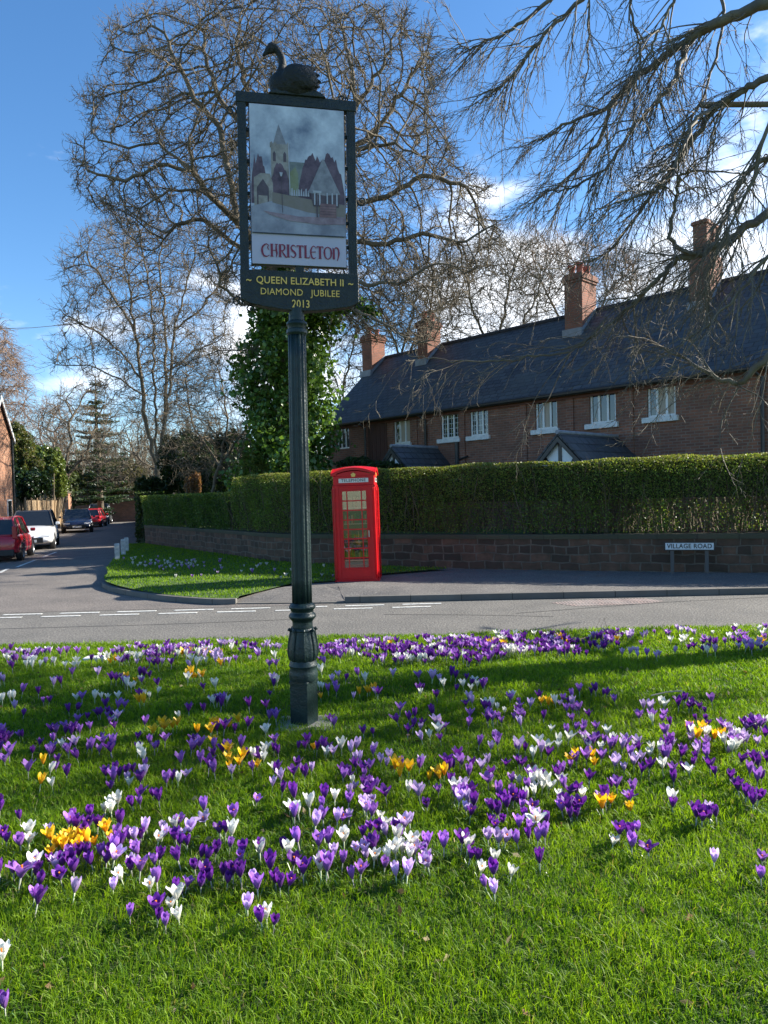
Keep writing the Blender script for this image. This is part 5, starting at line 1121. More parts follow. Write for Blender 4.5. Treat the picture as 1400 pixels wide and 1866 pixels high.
shrub('evergreen_shrub', 'tall olive green conifer shrub beside the sunlit brick house', 'shrub', [(38, 828, 47, 22, 46), (30, 800, 47, 14, 30), (55, 860, 47, 22, 35)], 16000, .16, OL, 51)
shrub('laurel_bush', 'dark glossy low bush with shining leaves over the fence', 'shrub', [(45, 885, 45, 26, 26), (68, 880, 46, 22, 24), (30, 875, 45, 14, 22)], 11000, .2, DG, 52, True)
shrub('laurel_bush', 'rounded bush with sunlit yellow-green leaves behind the wooden fence', 'shrub', [(92, 858, 52, 24, 42), (75, 840, 53, 24, 26), (108, 880, 52, 14, 26)], 14000, .2, YG, 53, True)
shrub('feathery_shrub', 'feathery grey-green shrub at the far end of the wooden fence', 'shrub', [(125, 876, 62, 18, 32), (135, 865, 63, 14, 22)], 7000, .2, ((.09, .12, .05), (.11, .14, .06)), 54)
shrub('evergreen_shrub', 'broad dark bush above the far wall behind the parked cars', 'shrub', [(180, 885, 70, 38, 26), (215, 880, 71, 34, 24), (150, 895, 70, 22, 18)], 12000, .22, ((.04, .06, .02), (.06, .08, .028), (.09, .08, .04)), 55)
shrub('evergreen_shrub', 'brownish twiggy bush right of the dark one above the far wall', 'shrub', [(235, 870, 70, 30, 30), (205, 860, 71, 26, 22)], 9000, .2, ((.10, .09, .045), (.07, .08, .03), (.13, .11, .06)), 56)
shrub('topiary_bush', 'clipped dark bush with flat lit top at the corner of the low hedge', 'shrub', [(278, 892, 34, 34, 22), (262, 905, 33, 14, 36)], 9000, .12, ((.03, .05, .015), (.045, .07, .02)), 57)
shrub('yew_bush', 'large black-green yew behind the low hedge beside the many-stemmed tree', 'shrub', [(345, 845, 34, 52, 56), (395, 870, 33, 42, 44), (425, 835, 35, 34, 52)], 26000, .14, ((.018, .035, .012), (.028, .05, .016)), 58)
shrub('copper_bush', 'small copper-brown dried bush peeping over the low hedge', 'shrub', [(352, 885, 30, 15, 20), (358, 872, 30, 8, 12)], 2200, .09, ((.30, .16, .08), (.22, .12, .06)), 59)
shrub('evergreen_shrub', 'bright green leafy shrub just left of the ivy trunk above the hedge', 'shrub', [(475, 845, 24.5, 28, 30), (495, 820, 24.5, 14, 24)], 7000, .09, YG, 60)
shrub('evergreen_shrub', 'low dark shrub against the cottage wall behind the red kiosk', 'shrub', [(650, 845, 24, 34, 12), (700, 850, 23, 30, 10)], 5000, .08, DG, 61)
# far wood that reads as one mass
rgw = np.random.default_rng(77)
n = 1300; X = rgw.uniform(-70, 80, n); Y = rgw.uniform(85, 125, n); P = np.stack([X, Y, np.full(n, 0.)], -1); H = rgw.uniform(6, 12, n)
p1, r1 = shoots(P, np.array([[0, 0, 1.]])+rgw.normal(0, .1, (n, 3)), H, rgw.uniform(.08, .2, n), 6, .12, .2, rg=rgw)
a2 = spawn(p1, r1, H, 9, .25, 1, .7, .4, .5, .03, rgw); p2, r2 = shoots(*a2, 4, .2, .1, rg=rgw); a3 = spawn(p2, r2, a2[2], 5, .2, 1, .7, .5, .6, .025, rgw); p3, r3 = shoots(*a3, 3, .25, .05, rg=rgw)
fw_ = bpy.data.objects.new('x', None); S = cat(to_segs(p1, r1), to_segs(p2, r2), to_segs(p3, r3)); o = seg_object('woodland', S, M_bark, None, (.06, .12)); tag(o, 'distant bare woodland behind the gardens', 'woodland', None, 'stuff')
n = 26000; C = np.stack([rgw.uniform(-70, 80, n), rgw.uniform(80, 100, n), rgw.uniform(0, 1, n)**1.3*6.5], -1); C[:, 2] *= .7+.3*np.sin(C[:, 0]*.35)*np.sin(C[:, 0]*.13+1)
o = leaves('undergrowth', C, rgw.uniform(.3, .7, n), colmix(n, ((.03, .05, .018), (.05, .065, .025), (.07, .065, .035)), rgw), M_leaf, rg=rgw); tag(o, 'dark evergreen undergrowth below the distant wood', 'undergrowth', None, 'stuff')
# ---------------------------------------------------------- the beech whose boughs hang in from the right
rb = np.random.default_rng(15); TB = np.array([9.3, 8.6, .1])
boughs = [  # picture points with depth, thickness in px at the start
 ([(1480, -40, 8.6), (1400, 3, 8.7), (1301, 43, 8.8), (1250, 77, 8.9), (1164, 137, 9.1), (1100, 197, 9.3), (1027, 228, 9.6), (985, 262, 9.8)], 22, 1.5),
 ([(1252, 84, 8.9), (1228, 145, 8.7), (1194, 190, 8.6), (1155, 228, 8.6), (1110, 300, 8.6), (1040, 340, 8.5), (975, 352, 8.5)], 10, 1.2),
 ([(1120, 175, 9.2), (1098, 240, 9.2), (1060, 300, 9.4), (1000, 350, 9.5), (945, 380, 9.6)], 8, 1.),
 ([(1500, 110, 8.2), (1400, 143, 8.3), (1349, 167, 8.4), (1306, 195, 8.5), (1263, 257, 8.6), (1229, 300, 8.7), (1186, 356, 8.8), (1121, 446, 9.), (1074, 476, 9.2), (1020, 490, 9.3)], 14, 1.1),
 ([(1306, 195, 8.5), (1270, 215, 8.2), (1245, 270, 8.0), (1215, 330, 7.9), (1180, 350, 7.8), (1120, 372, 7.8), (1080, 382, 7.7)], 7, 1.),
 ([(1500, 330, 7.9), (1400, 388, 8.0), (1336, 433, 8.1), (1271, 463, 8.2), (1232, 474, 8.3), (1205, 505, 8.4), (1175, 533, 8.5), (1130, 575, 8.7), (1060, 625, 8.9), (1000, 640, 9.)], 17, 1.),
 ([(1271, 463, 8.2), (1225, 440, 8.1), (1232, 360, 8.0), (1240, 320, 7.9), (1300, 310, 7.8), (1357, 320, 7.7)], 8, .8),
 ([(1500, 250, 8.8), (1400, 287, 8.9), (1357, 320, 9.), (1330, 380, 9.), (1300, 450, 9.), (1280, 540, 9.), (1240, 600, 9.)], 11, 1.),
 ([(1500, 600, 8.), (1400, 650, 8.1), (1355, 694, 8.2), (1310, 690, 8.3), (1240, 650, 8.4), (1170, 610, 8.6)], 15, 1.),
 ([(1130, -60, 9.4), (1061, 0, 9.5), (993, 64, 9.6), (937, 133, 9.7), (905, 165, 9.8), (877, 184, 9.9), (850, 196, 10)], 8, 1.2),
 ([(1060, -60, 10.), (1001, 0, 10.1), (941, 47, 10.2), (890, 75, 10.3), (850, 88, 10.4), (820, 60, 10.5)], 8, 1.2),
 ([(1250, -60, 8.), (1228, 0, 8.1), (1200, 60, 8.1), (1165, 130, 8.2), (1120, 240, 8.2), (1090, 300, 8.3)], 6, 1.),
 ([(1160, -60, 8.6), (1150, 0, 8.6), (1160, 60, 8.7), (1168, 110, 8.8), (1140, 180, 8.9)], 5, .9),
 ([(1300, -60, 9.3), (1320, 20, 9.2), (1300, 120, 9.), (1270, 200, 8.9), (1230, 280, 8.8), (1140, 330, 8.8)], 6, .9),
 ([(1090, -60, 9.), (1075, 0, 9.), (1072, 80, 9.1), (1070, 130, 9.2), (1050, 180, 9.3)], 4, .9),
 ([(1450, 180, 7.4), (1400, 230, 7.4), (1370, 330, 7.5), (1330, 420, 7.6), (1290, 520, 7.7), (1290, 600, 7.8)], 8, .9),
 ([(1450, 420, 7.2), (1400, 470, 7.3), (1340, 540, 7.4), (1280, 600, 7.5), (1220, 640, 7.7)], 8, .8),
 ([(1100, 590, 8.8), (1040, 640, 8.9), (960, 650, 9.), (880, 660, 9.1), (800, 655, 9.2), (740, 650, 9.3)], 4, .5)]
SG = []; BP = []; BG = []
for pts, th_, dens in boughs:
    P = [np.array(at(x, y, d)) for x, y, d in pts]; P = [np.array(p) for p in smooth_line([tuple(p) for p in P], 6)]
    r0 = th_/2/F_PX*pts[1][2]; R = np.linspace(r0*1.1, .0055, len(P))**1.0; P = [p+rb.normal(0, .012, 3) for p in P]
    P = np.array(P); BG.append((P, R)); L0 = np.linalg.norm(np.diff(P, axis=0), axis=1).sum()
    # long curving side shoots that hang towards the tip, then finer ones on them
    k = int(11*dens*L0); t = rb.uniform(.12, 1, k)*(len(P)-2); i = t.astype(int); T = unit(P[i+1]-P[i]); base = P[i]+(P[i+1]-P[i])*(t-i)[:, None]
    side = unit(np.cross(T, rb.normal(0, 1, T.shape))); D = T*.8+side*.65+np.array([-.12, 0, -.22]); Ls = rb.uniform(.5, 1.5, k)*(1.15-.45*t/len(P)); Rs = np.minimum(R[i]*.6, rb.uniform(.006, .012, k))
    BP.append((base, D, Ls, Rs))
base, D, Ls, Rs = [np.concatenate(x) for x in zip(*BP)]
p1, r1 = shoots(base, D, Ls, Rs, 10, .12, -.075, .35, rg=rb); SG.append(to_segs(p1, r1))
a2 = spawn(p1, r1, Ls, 6, .12, 1, .5, .5, .65, .0034, rb); p2, r2 = shoots(*a2, 7, .15, -.05, .5, rg=rb); SG.append(to_segs(p2, r2))
a3 = spawn(p2, r2, a2[2], 3, .15, 1, .6, .40, .7, .0026, rb); p3, r3 = shoots(*a3, 4, .2, .0, .6, rg=rb); SG.append(to_segs(p3, r3))
# trunk and the limbs that carry the boughs, out of the picture to the right
tr_ = np.array([TB, TB+[0, .05, 2], TB+[-.1, .1, 4], TB+[-.15, .05, 6], TB+[-.1, 0, 8.5], TB+[.1, .1, 12]]); rr = np.array([.42, .34, .3, .26, .2, .08]); TS = [(tr_[:-1], tr_[1:], rr[:-1], rr[1:])]
for (pts, th_, dens) in boughs:
    s = np.array(at(*pts[0]));
    if pts[0][0] < 1290 and pts[0][1] > 0: continue
    z = np.clip(s[2]-rb.uniform(.3, 1.0)*np.linalg.norm(s[:2]-TB[:2])*.35, 1.6, 8.); j = TB+[0, 0, z]; mid = (s+j)/2+[0, 0, .25]; r0 = th_/2/F_PX*pts[0][2]*1.15
    nx_ = np.array(at(*pts[1])); s2 = s+(s-nx_)*.25; Pm = np.array(smooth_line([tuple(j), tuple(j*.6+s*.4+np.array([0, 0, .3])), tuple(s2), tuple(s)], 6)); BG.append((Pm, np.linspace(r0*1.6, r0*1.02, len(Pm))))
# rest of its crown, out of frame, so it casts its full shade
k = 34; z = rb.uniform(4, 11.5, k); a = rb.uniform(0, 2*np.pi, k); D = np.stack([np.cos(a), np.sin(a), rb.uniform(.1, .9, k)], -1); b = TB+np.stack([np.zeros(k), np.zeros(k), z], -1)
ok = ~((D[:, 0] < -.15) & (z < 9)); D, b, k = D[ok], b[ok], ok.sum(); Lq = rb.uniform(3, 5.5, k)
q1, s1 = shoots(b, D, Lq, rb.uniform(.05, .1, k), 8, .12, .02, .2, rg=rb); TS.append(to_segs(q1, s1)); b2 = spawn(q1, s1, Lq, 12, .15, 1, .65, .45, .55, .012, rb); q2, s2 = shoots(*b2, 6, .15, 0, .4, rg=rb); SG.append(to_segs(q2, s2)); b3 = spawn(q2, s2, b2[2], 6, .15, 1, .65, .45, .6, .006, rb); q3, s3 = shoots(*b3, 4, .2, 0, .5, rg=rb); SG.append(to_segs(q3, s3))
beech = empty('beech_tree', TB); tag(beech, 'near bare beech whose drooping boughs and fine twigs hang in from the right', 'tree')
sh0 = lambda s: (s[0]-TB, s[1]-TB, s[2], s[3])
for P, R in BG: MB().tube([tuple(q) for q in P-TB], [float(r) for r in R], 10).build('bough', M_bark_beech, beech, smooth=True, boxuv=False)
seg_object('trunk', sh0(cat(*TS)), M_bark_beech, beech, (.01, .03)); seg_object('crown', sh0(cat(*SG)), M_bark_beech, beech, (.007, .03))
# overhead cable on the left
ca, cb = at(-60, 600, 40), at(160, 588, 46); tag(MB().tube([ca, ((ca[0]+cb[0])/2, 43, (ca[2]+cb[2])/2-.12), cb], .018, 6).build('overhead_cable', M_black), 'thin black cable crossing the sky left of the many-stemmed tree', 'cable')

# ============================================================ THE LAWN: GRASS AND CROCUSES
def blades(name, X, Y, Z, h, wd, col, mat, rg, lean=.45):
    n = len(X); a = rg.uniform(0, 2*np.pi, n); ux, uy = np.cos(a), np.sin(a); lx, ly = rg.normal(0, lean, n)*h, rg.normal(0, lean, n)*h; B = np.stack([X, Y, Z], -1); U = np.stack([ux, uy, np.zeros(n)], -1)*wd[:, None]*.5
    Mx = B+np.stack([lx*.35, ly*.35, h*.6], -1); T = B+np.stack([lx, ly, h*(1-.15*np.hypot(lx, ly)/h)], -1)
    V = np.stack([B-U, B+U, Mx+U*.75, Mx-U*.75, T+U*.12, T-U*.12], 1).reshape(-1, 3); b = (np.arange(n)*6)[:, None]
    Fq = np.concatenate([b+np.array([[0, 1, 2, 3]]), b+np.array([[3, 2, 4, 5]])]); return npmesh(name, V, Fq, mat, col=np.repeat(col, 6, 0))
rg_ = np.random.default_rng(101)
def zone(n, y0, y1, over=1.25):
    Y = rg_.uniform(y0, y1, n); X = rg_.uniform(-1, 1, n)*(.56*Y*over+.3); return X, Y
Xs, Ys, Hs, Ws = [], [], [], []
for n, y0, y1, h, wd in ((105000, 1.7, 3.4, .042, .0040), (120000, 3.4, 5.2, .045, .0052), (110000, 5.2, 7.3, .045, .0075), (90000, 7.3, 9.28, .045, .010)):
    X, Y = zone(n, y0, y1); Xs.append(X); Ys.append(Y); Hs.append(h*rg_.uniform(.5, 1.35, n)); Ws.append(wd*rg_.uniform(.7, 1.4, n))
Y = rg_.uniform(1.2, 9.25, 150000); X = rg_.uniform(-9, 9, 150000); k = np.abs(X) > .56*Y*1.25+.3; Xs.append(X[k]); Ys.append(Y[k]); Hs.append(.05*rg_.uniform(.5, 1.3, k.sum())); Ws.append(.012*rg_.uniform(.7, 1.4, k.sum()))
X, Y, Hh, Ww = map(np.concatenate, (Xs, Ys, Hs, Ws))
pat = np.sin(X*2.1+1.3*np.sin(Y*1.7))*np.sin(Y*2.4+.8*np.sin(X*3.1))*.5+.5*np.sin(X*6.3+Y*2.)*np.sin(Y*7.1-X*1.2); pat2 = np.sin(X*13+2*np.sin(Y*9))*np.sin(Y*15+2*np.sin(X*11))
bare = (pat2+.5*rg_.normal(0, 1, len(X)) > .95) | ((pat+.35*rg_.normal(0, 1, len(X)) > .85)); keep = ~bare | (rg_.uniform(0, 1, len(X)) < .22); keep &= ~((np.abs(X-px_) < .13) & (np.abs(Y-SY) < .12))
X, Y, Hh, Ww, pat, pat2 = (q[keep] for q in (X, Y, Hh, Ww, pat, pat2)); Hh *= 1+.26*pat+.28*pat2
g1 = np.array([.058, .145, .010]); g2 = np.array([.225, .35, .016]); g3 = np.array([.21, .20, .08])
mixv = np.clip(.48+.34*pat+.20*pat2+rg_.normal(0, .3, len(X)), 0, 1)[:, None]; col = g1*(1-mixv)+g2*mixv; dry = rg_.uniform(0, 1, len(X)) < .035; col[dry] = g3*rg_.uniform(.7, 1.5, (dry.sum(), 1))
o = blades('grass', X, Y, gzv(X, Y)-.012, Hh, Ww, col, M_grass, rg_, .55); tag(o, 'short green grass of the crocus lawn', 'grass', None, 'stuff')
# grass of the far verge
vp = verge; vx = np.array(vp); n = 90000; X = rg_.uniform(vx[:, 0].min(), vx[:, 0].max(), n); Y = rg_.uniform(vx[:, 1].min(), vx[:, 1].max(), n); k = in_poly(X, Y, vp); X, Y = X[k], Y[k]; n = len(X)
Zv = .105+.05*np.clip((Y-13.2)/2.5, 0, 1); mixv = rg_.uniform(0, 1, (n, 1)); o = blades('grass', X, Y, Zv-.01, rg_.uniform(.03, .07, n), rg_.uniform(.012, .024, n), g1*(1-mixv)+g2*mixv, M_grass, rg_, .5); tag(o, 'short grass of the far verge beside the lane', 'grass', None, 'stuff')

def petalmat(name, c1, c2, trans=.42):
    m = bpy.data.materials.new(name); m.use_nodes = True; nt = m.node_tree; b = nt.nodes['Principled BSDF']; out = nt.nodes['Material Output']
    a = N(nt, 'ShaderNodeAttribute', attribute_name='Col'); r = N(nt, 'ShaderNodeValToRGB'); r.color_ramp.elements[0].color = (*c1, 1); r.color_ramp.elements[1].color = (*c2, 1); nt.links.new(a.outputs['Fac'], r.inputs[0])
    oi = N(nt, 'ShaderNodeObjectInfo'); hs = N(nt, 'ShaderNodeHueSaturation'); mr = N(nt, 'ShaderNodeMapRange'); nt.links.new(oi.outputs['Random'], mr.inputs[0]); mr.inputs[3].default_value = .75; mr.inputs[4].default_value = 1.3; nt.links.new(mr.outputs[0], hs.inputs['Value']); nt.links.new(r.outputs[0], hs.inputs['Color'])
    b.inputs['Roughness'].default_value = .5; b.inputs['Sheen Weight'].default_value = .15; nt.links.new(hs.outputs[0], b.inputs['Base Color']); tr = N(nt, 'ShaderNodeBsdfTranslucent'); nt.links.new(hs.outputs[0], tr.inputs[0]); mx = N(nt, 'ShaderNodeMixShader'); mx.inputs[0].default_value = trans
    nt.links.new(b.outputs[0], mx.inputs[1]); nt.links.new(tr.outputs[0], mx.inputs[2]); nt.links.new(mx.outputs[0], out.inputs[0]); return m
PET = {'purple': petalmat('deep_purple_petal', (.11, .014, .20), (.18, .024, .36)), 'violet': petalmat('violet_petal', (.24, .09, .34), (.44, .17, .70)), 'lilac': petalmat('lilac_petal', (.42, .26, .50), (.72, .54, .88)), 'white': petalmat('white_petal', (.74, .72, .58), (.92, .92, .88), .45), 'yellow': petalmat('yellow_petal', (.92, .42, .008), (.98, .66, .012), .45)}
M_stem_w = leafmat('pale_stem', .3); M_sta = pmat('orange_stigma', (.8, .22, .01), rough=.6)
def bloom_mesh(open_, seed, quality=1):
    """six tepals as a goblet; height 1 unit"""
    rg = np.random.default_rng(seed); V = []; Fc = []; C = []; nr, ncol = (6, 4) if quality else (3, 2)
    for k in range(6 if quality else 5):
        inner = k % 2; a0 = 2*math.pi*k/(6 if quality else 5)+rg.normal(0, .1); op = open_*(1.15 if not inner else .8)*rg.uniform(.8, 1.25); hh = rg.uniform(.9, 1.06)*(1 if not inner else .95); b = len(V)
        for j in range(nr+1):
            t = j/nr; rad = .05+.345*t**.62*(1+.15*op)+op*.36*t**2.4-.30*max(0, 1-2*op)*max(0, t-.5)**1.3*1.5; wd = .335*math.sin(math.pi*(t**.85*.80+.13))**.65*(1.05 if not inner else .9); z = hh*(t**.9)*(1-.22*op*t)
            for i in range(ncol+1):
                s = -1+2*i/ncol; aa = s*wd/max(rad, .14)*.9; aa = max(-1.1, min(1.1, aa)); r_ = rad*(1+.05*s*s); tip = .10*(1-s*s)*t**3
                V.append((r_*math.cos(a0+aa), r_*math.sin(a0+aa), z+tip)); C.append(min(1, t*1.25)*rg.uniform(.92, 1.0)*(1-.25*(s == 0)))
        for j in range(nr):
            for i in range(ncol): q = b+j*(ncol+1)+i; Fc.append((q, q+1, q+ncol+2, q+ncol+1))
    return np.array(V), np.array(Fc), np.array(C)
forms = {'closed': [bloom_mesh(o_, s) for o_, s in ((.1, 1), (.18, 2), (.26, 3))], 'open': [bloom_mesh(o_, s) for o_, s in ((.28, 4), (.34, 5), (.46, 6))], 'wide': [bloom_mesh(.9, s) for s in (7, 8)]}
BH = .066
def mesh_from(name, V, Fq, mats, c=None):
    o = npmesh(name, V, Fq, None, smooth=True, col=None if c is None else np.repeat(c[:, None], 3, 1), mats=mats); me = o.data; bpy.data.objects.remove(o); return me
protos = {}
for colr in PET:
    for fm, lst in forms.items():
        for i, (V, Fq, c) in enumerate(lst):
            protos[(colr, fm, i)] = mesh_from('bloom', V*[BH, BH, BH], Fq, [PET[colr]], c)
def tube_np(pts, rs, n=6):
    m = MB().tube(pts, rs, n); return m.v, m.f
sv, sf = tube_np([(0, 0, -.075), (.002, .001, -.04), (0, 0, .004)], [.0028, .003, .0038]); stem_me = bpy.data.meshes.new('stem'); stem_me.from_pydata(sv, [], sf); stem_me.materials.append(pmat('pale_green_white_stem', (.55, .58, .40), (.42, .50, .28), scale=40, rough=.5)); stem_me.polygons.foreach_set('use_smooth', [True]*len(stem_me.polygons))
stem_p = bpy.data.meshes.new('stem'); stem_p.from_pydata(sv, [], sf); stem_p.materials.append(pmat('mauve_stem', (.40, .30, .42), (.45, .48, .34), scale=30, rough=.5))
sv, sf = tube_np([(0, 0, .01), (0, 0, .03), (.002, 0, .046)], [.0016, .0022, .0042]); sta_me = bpy.data.meshes.new('stigma'); sta_me.from_pydata(sv, [], sf); sta_me.materials.append(M_sta)
M_cleaf = pmat('crocus_leaf', (.05, .12, .025), (.10, .19, .05), scale=30, rough=.4)
lb = MB()
for k in range(5):
    a = k*1.26+.3; dx, dy = math.cos(a), math.sin(a); w_ = .0021; P = [(dx*.006, dy*.006, -.075), (dx*.018, dy*.018, -.035), (dx*.042, dy*.042, -.004-.006*k), (dx*.066, dy*.066, -.012-.01*k)]
    V = []
    for i, p in enumerate(P): ww = w_*(1 if i < 3 else .2); V += [(p[0]-dy*ww, p[1]+dx*ww, p[2]), (p[0]+dy*ww, p[1]-dx*ww, p[2])]
    lb.add(V, [(0, 1, 3, 2), (2, 3, 5, 4), (4, 5, 7, 6)])
lf_me = bpy.data.meshes.new('leaves'); lf_me.from_pydata(lb.v, [], lb.f); lf_me.materials.append(M_cleaf)
# where they stand, in picture space: (x0, x1, y0, y1, number, colour weights purple violet lilac white yellow)
rc = np.random.default_rng(303); CN = ['purple', 'violet', 'lilac', 'white', 'yellow']; FL = []
def drift(poly, n, wts, cl=3):
    n = int(n*1.28)
    P = np.array(poly, float); lo, hi = P.min(0), P.max(0); k = 0
    while k < n:
        q = rc.uniform(lo, hi)
        if not in_poly(np.array([q[0]]), np.array([q[1]]), poly)[0]: continue
        z = .2; X, Y = gnd(q[0], q[1], .26 if q[1] > 1240 else .15); m = 1+rc.poisson(cl-1) if rc.uniform() < .55 else 1; colr = CN[rc.choice(5, p=np.array(wts)/sum(wts))]
        for _ in range(m):
            c2 = colr if rc.uniform() < .8 else CN[rc.choice(5, p=np.array(wts)/sum(wts))]
            if m > 1 and colr == 'yellow': c2 = 'yellow'
            FL.append((X+rc.normal(0, .06 if m > 1 else 0), Y+rc.normal(0, .05 if m > 1 else 0), c2)); k += 1
# foreground and middle
drift([(-10, 1600), (60, 1560), (250, 1570), (470, 1600), (555, 1660), (490, 1715), (330, 1735), (180, 1715), (40, 1695)], 42, (6, 5, 1.2, 1, 0), 2)
drift([(-10, 1440), (300, 1440), (600, 1470), (640, 1560), (560, 1640), (300, 1640), (-10, 1590)], 78, (7, 6, 2.5, 2, 0), 3)
drift([(560, 1480), (700, 1440), (950, 1450), (1010, 1560), (940, 1640), (740, 1640), (600, 1640)], 62, (5, 5, 4, 3, 0), 3)
drift([(640, 1400), (1080, 1380), (1120, 1500), (1000, 1540), (800, 1500), (640, 1480)], 68, (7, 5, 3, 2.2, 0), 3)
drift([(1080, 1430), (1400, 1400), (1400, 1500), (1250, 1500), (1180, 1570), (1080, 1540)], 20, (5, 4, 2, 2, .3), 2)
drift([(1380, 1590), (1400, 1560), (1400, 1620)], 1, (0, 1, 0, 0, 0), 1)
drift([(0, 1370), (640, 1370), (640, 1460), (0, 1460)], 60, (5, 5, 2.5, 2, .3), 2)
drift([(0, 1300), (220, 1300), (220, 1400), (0, 1390)], 52, (8, 4, .6, 1.4, 0), 4)
drift([(150, 1290), (520, 1290), (700, 1340), (700, 1400), (300, 1400), (150, 1370)], 44, (4, 3, 2, 3, .5), 2)
drift([(860, 1350), (920, 1290), (1060, 1270), (1400, 1310), (1400, 1360), (1200, 1420), (1000, 1430), (860, 1400)], 150, (7, 6, 3, 3, .1), 4)
drift([(1100, 1370), (1400, 1330), (1400, 1440), (1150, 1440)], 34, (6, 4, 2, 3, .1), 2)
drift([(700, 1270), (900, 1260), (920, 1340), (720, 1380)], 22, (5, 4, 3, 2, .1), 2)
drift([(0, 1200), (480, 1180), (520, 1240), (480, 1300), (0, 1300)], 150, (4, 5, 4, 4, .5), 3)
drift([(580, 1215), (900, 1215), (900, 1275), (580, 1285)], 44, (5, 3, 2, 3, .2), 2)
drift([(130, 1190), (500, 1172), (500, 1215), (130, 1215)], 70, (6, 5, 4, 3, .3), 4)
drift([(580, 1172), (900, 1168), (960, 1215), (880, 1240), (580, 1230)], 300, (10, 5, 3, 2.6, .2), 5)
drift([(890, 1160), (1140, 1155), (1130, 1200), (1040, 1225), (900, 1215)], 150, (10, 4, 1.5, 1.2, .1), 5)
drift([(1120, 1160), (1400, 1145), (1400, 1215), (1150, 1225)], 70, (4, 3, 3, 4, .1), 3)
drift([(0, 1185), (130, 1185), (130, 1230), (0, 1230)], 26, (2, 2, 3, 5, 0), 2)
# particular clumps one can find in the photograph
for (x, y, c, m, sp) in ((130, 1556, 'yellow', 15, .055), (180, 1548, 'yellow', 3, .03), (92, 1578, 'yellow', 1, 0), (205, 1492, 'white', 5, .03), (400, 1345, 'yellow', 7, .08), (420, 1405, 'yellow', 7, .07), (365, 1372, 'yellow', 3, .03), (300, 1345, 'yellow', 5, .06), (800, 1430, 'yellow', 8, .035), (732, 1424, 'yellow', 5, .04), (1060, 1398, 'yellow', 9, .07), (1257, 1345, 'yellow', 6, .05), (990, 1290, 'yellow', 4, .04), (676, 1272, 'yellow', 3, .02), (385, 1202, 'yellow', 4, .05), (1125, 1482, 'yellow', 3, .06), (250, 1298, 'yellow', 2, .05), (100, 1448, 'yellow', 1, 0), (75, 1450, 'yellow', 1, 0), (585, 1280, 'yellow', 1, 0), (1020, 1180, 'yellow', 3, .05), (1390, 1188, 'yellow', 3, .04),
        (985, 1448, 'white', 12, .09), (1070, 1370, 'white', 7, .08), (540, 1496, 'white', 4, .04), (600, 1515, 'lilac', 4, .05), (675, 1588, 'white', 3, .04), (680, 1580, 'lilac', 3, .04), (895, 1560, 'lilac', 4, .04), (890, 1590, 'white', 2, .03), (770, 1580, 'white', 4, .05), (735, 1620, 'lilac', 3, .04), (730, 1520, 'lilac', 3, .05), (240, 1600, 'lilac', 1, 0), (367, 1600, 'white', 1, 0), (222, 1625, 'white', 1, 0), (838, 1570, 'white', 2, .03), (984, 1596, 'purple', 1, 0), (1150, 1545, 'purple', 1, 0), (1182, 1572, 'purple', 1, 0), (1275, 1510, 'purple', 4, .04), (1292, 1495, 'lilac', 1, 0), (1362, 1480, 'purple', 4, .05), (1302, 1590, 'lilac', 1, 0), (1387, 1618, 'violet', 1, 0), (470, 1700, 'purple', 2, .01), (5, 1780, 'white', 1, 0), (4, 1845, 'purple', 3, .03), (10, 1860, 'violet', 1, 0), (585, 1610, 'white', 1, 0), (643, 1620, 'violet', 1, 0), (330, 1550, 'purple', 4, .05), (520, 1620, 'purple', 7, .07), (415, 1625, 'purple', 6, .06), (1040, 1500, 'purple', 12, .09), (920, 1495, 'purple', 9, .08), (85, 1660, 'purple', 4, .06)):
    X, Y = gnd(x, y, .27 if y > 1240 else .15)
    for _ in range(m): FL.append((X+rc.normal(0, sp), Y+rc.normal(0, sp*.8), c))
FL = [(x, y, c) for x, y, c in FL if y < 9.15 and y > 1.5 and not (abs(x-px_) < .14 and abs(y-SY) < .2)]
# keep petals of neighbours apart
out = []; grid = {}
for f in sorted(FL, key=lambda f: f[1]):
    g = (int(f[0]//.05), int(f[1]//.05)); bad = any((f[0]-q[0])**2+(f[1]-q[1])**2 < .030**2 for a in (-1, 0, 1) for b in (-1, 0, 1) for q in grid.get((g[0]+a, g[1]+b), ()))
    if not bad: grid.setdefault(g, []).append(f); out.append(f)
FL = out; NEAR, FAR = FL[:300], FL[300:]
for _ in range(330):  # the drift goes on past both sides of the picture
    y = rc.uniform(3.6, 9.1); x = rc.choice([-1, 1])*(.56*y+rc.uniform(.1, 1.9)**1.3); FAR.append((x, y, CN[rc.choice(5, p=[.38, .26, .16, .17, .03])]))
ADJ = {'purple': 'deep purple', 'violet': 'bright violet', 'lilac': 'pale lilac', 'white': 'white', 'yellow': 'golden yellow'}
def where(x, y):
    d = x/y
    side = 'far left of the post' if d < -.33 else ('slightly left of the post' if d < -.16 else ('straight before the post' if d < -.06 else ('slightly right of the post' if d < .12 else ('well right of the post' if d < .32 else 'near the right edge'))))
    row = 'front edge of drift' if y < 3.25 else ('front of drift' if y < 3.9 else 'middle of drift')
    return row, side
def spot(x, y, far=False):
    s = rc.uniform(.66, 1.05)*(1.12 if y > 6 else 1); return s, gz(x, y)-.012
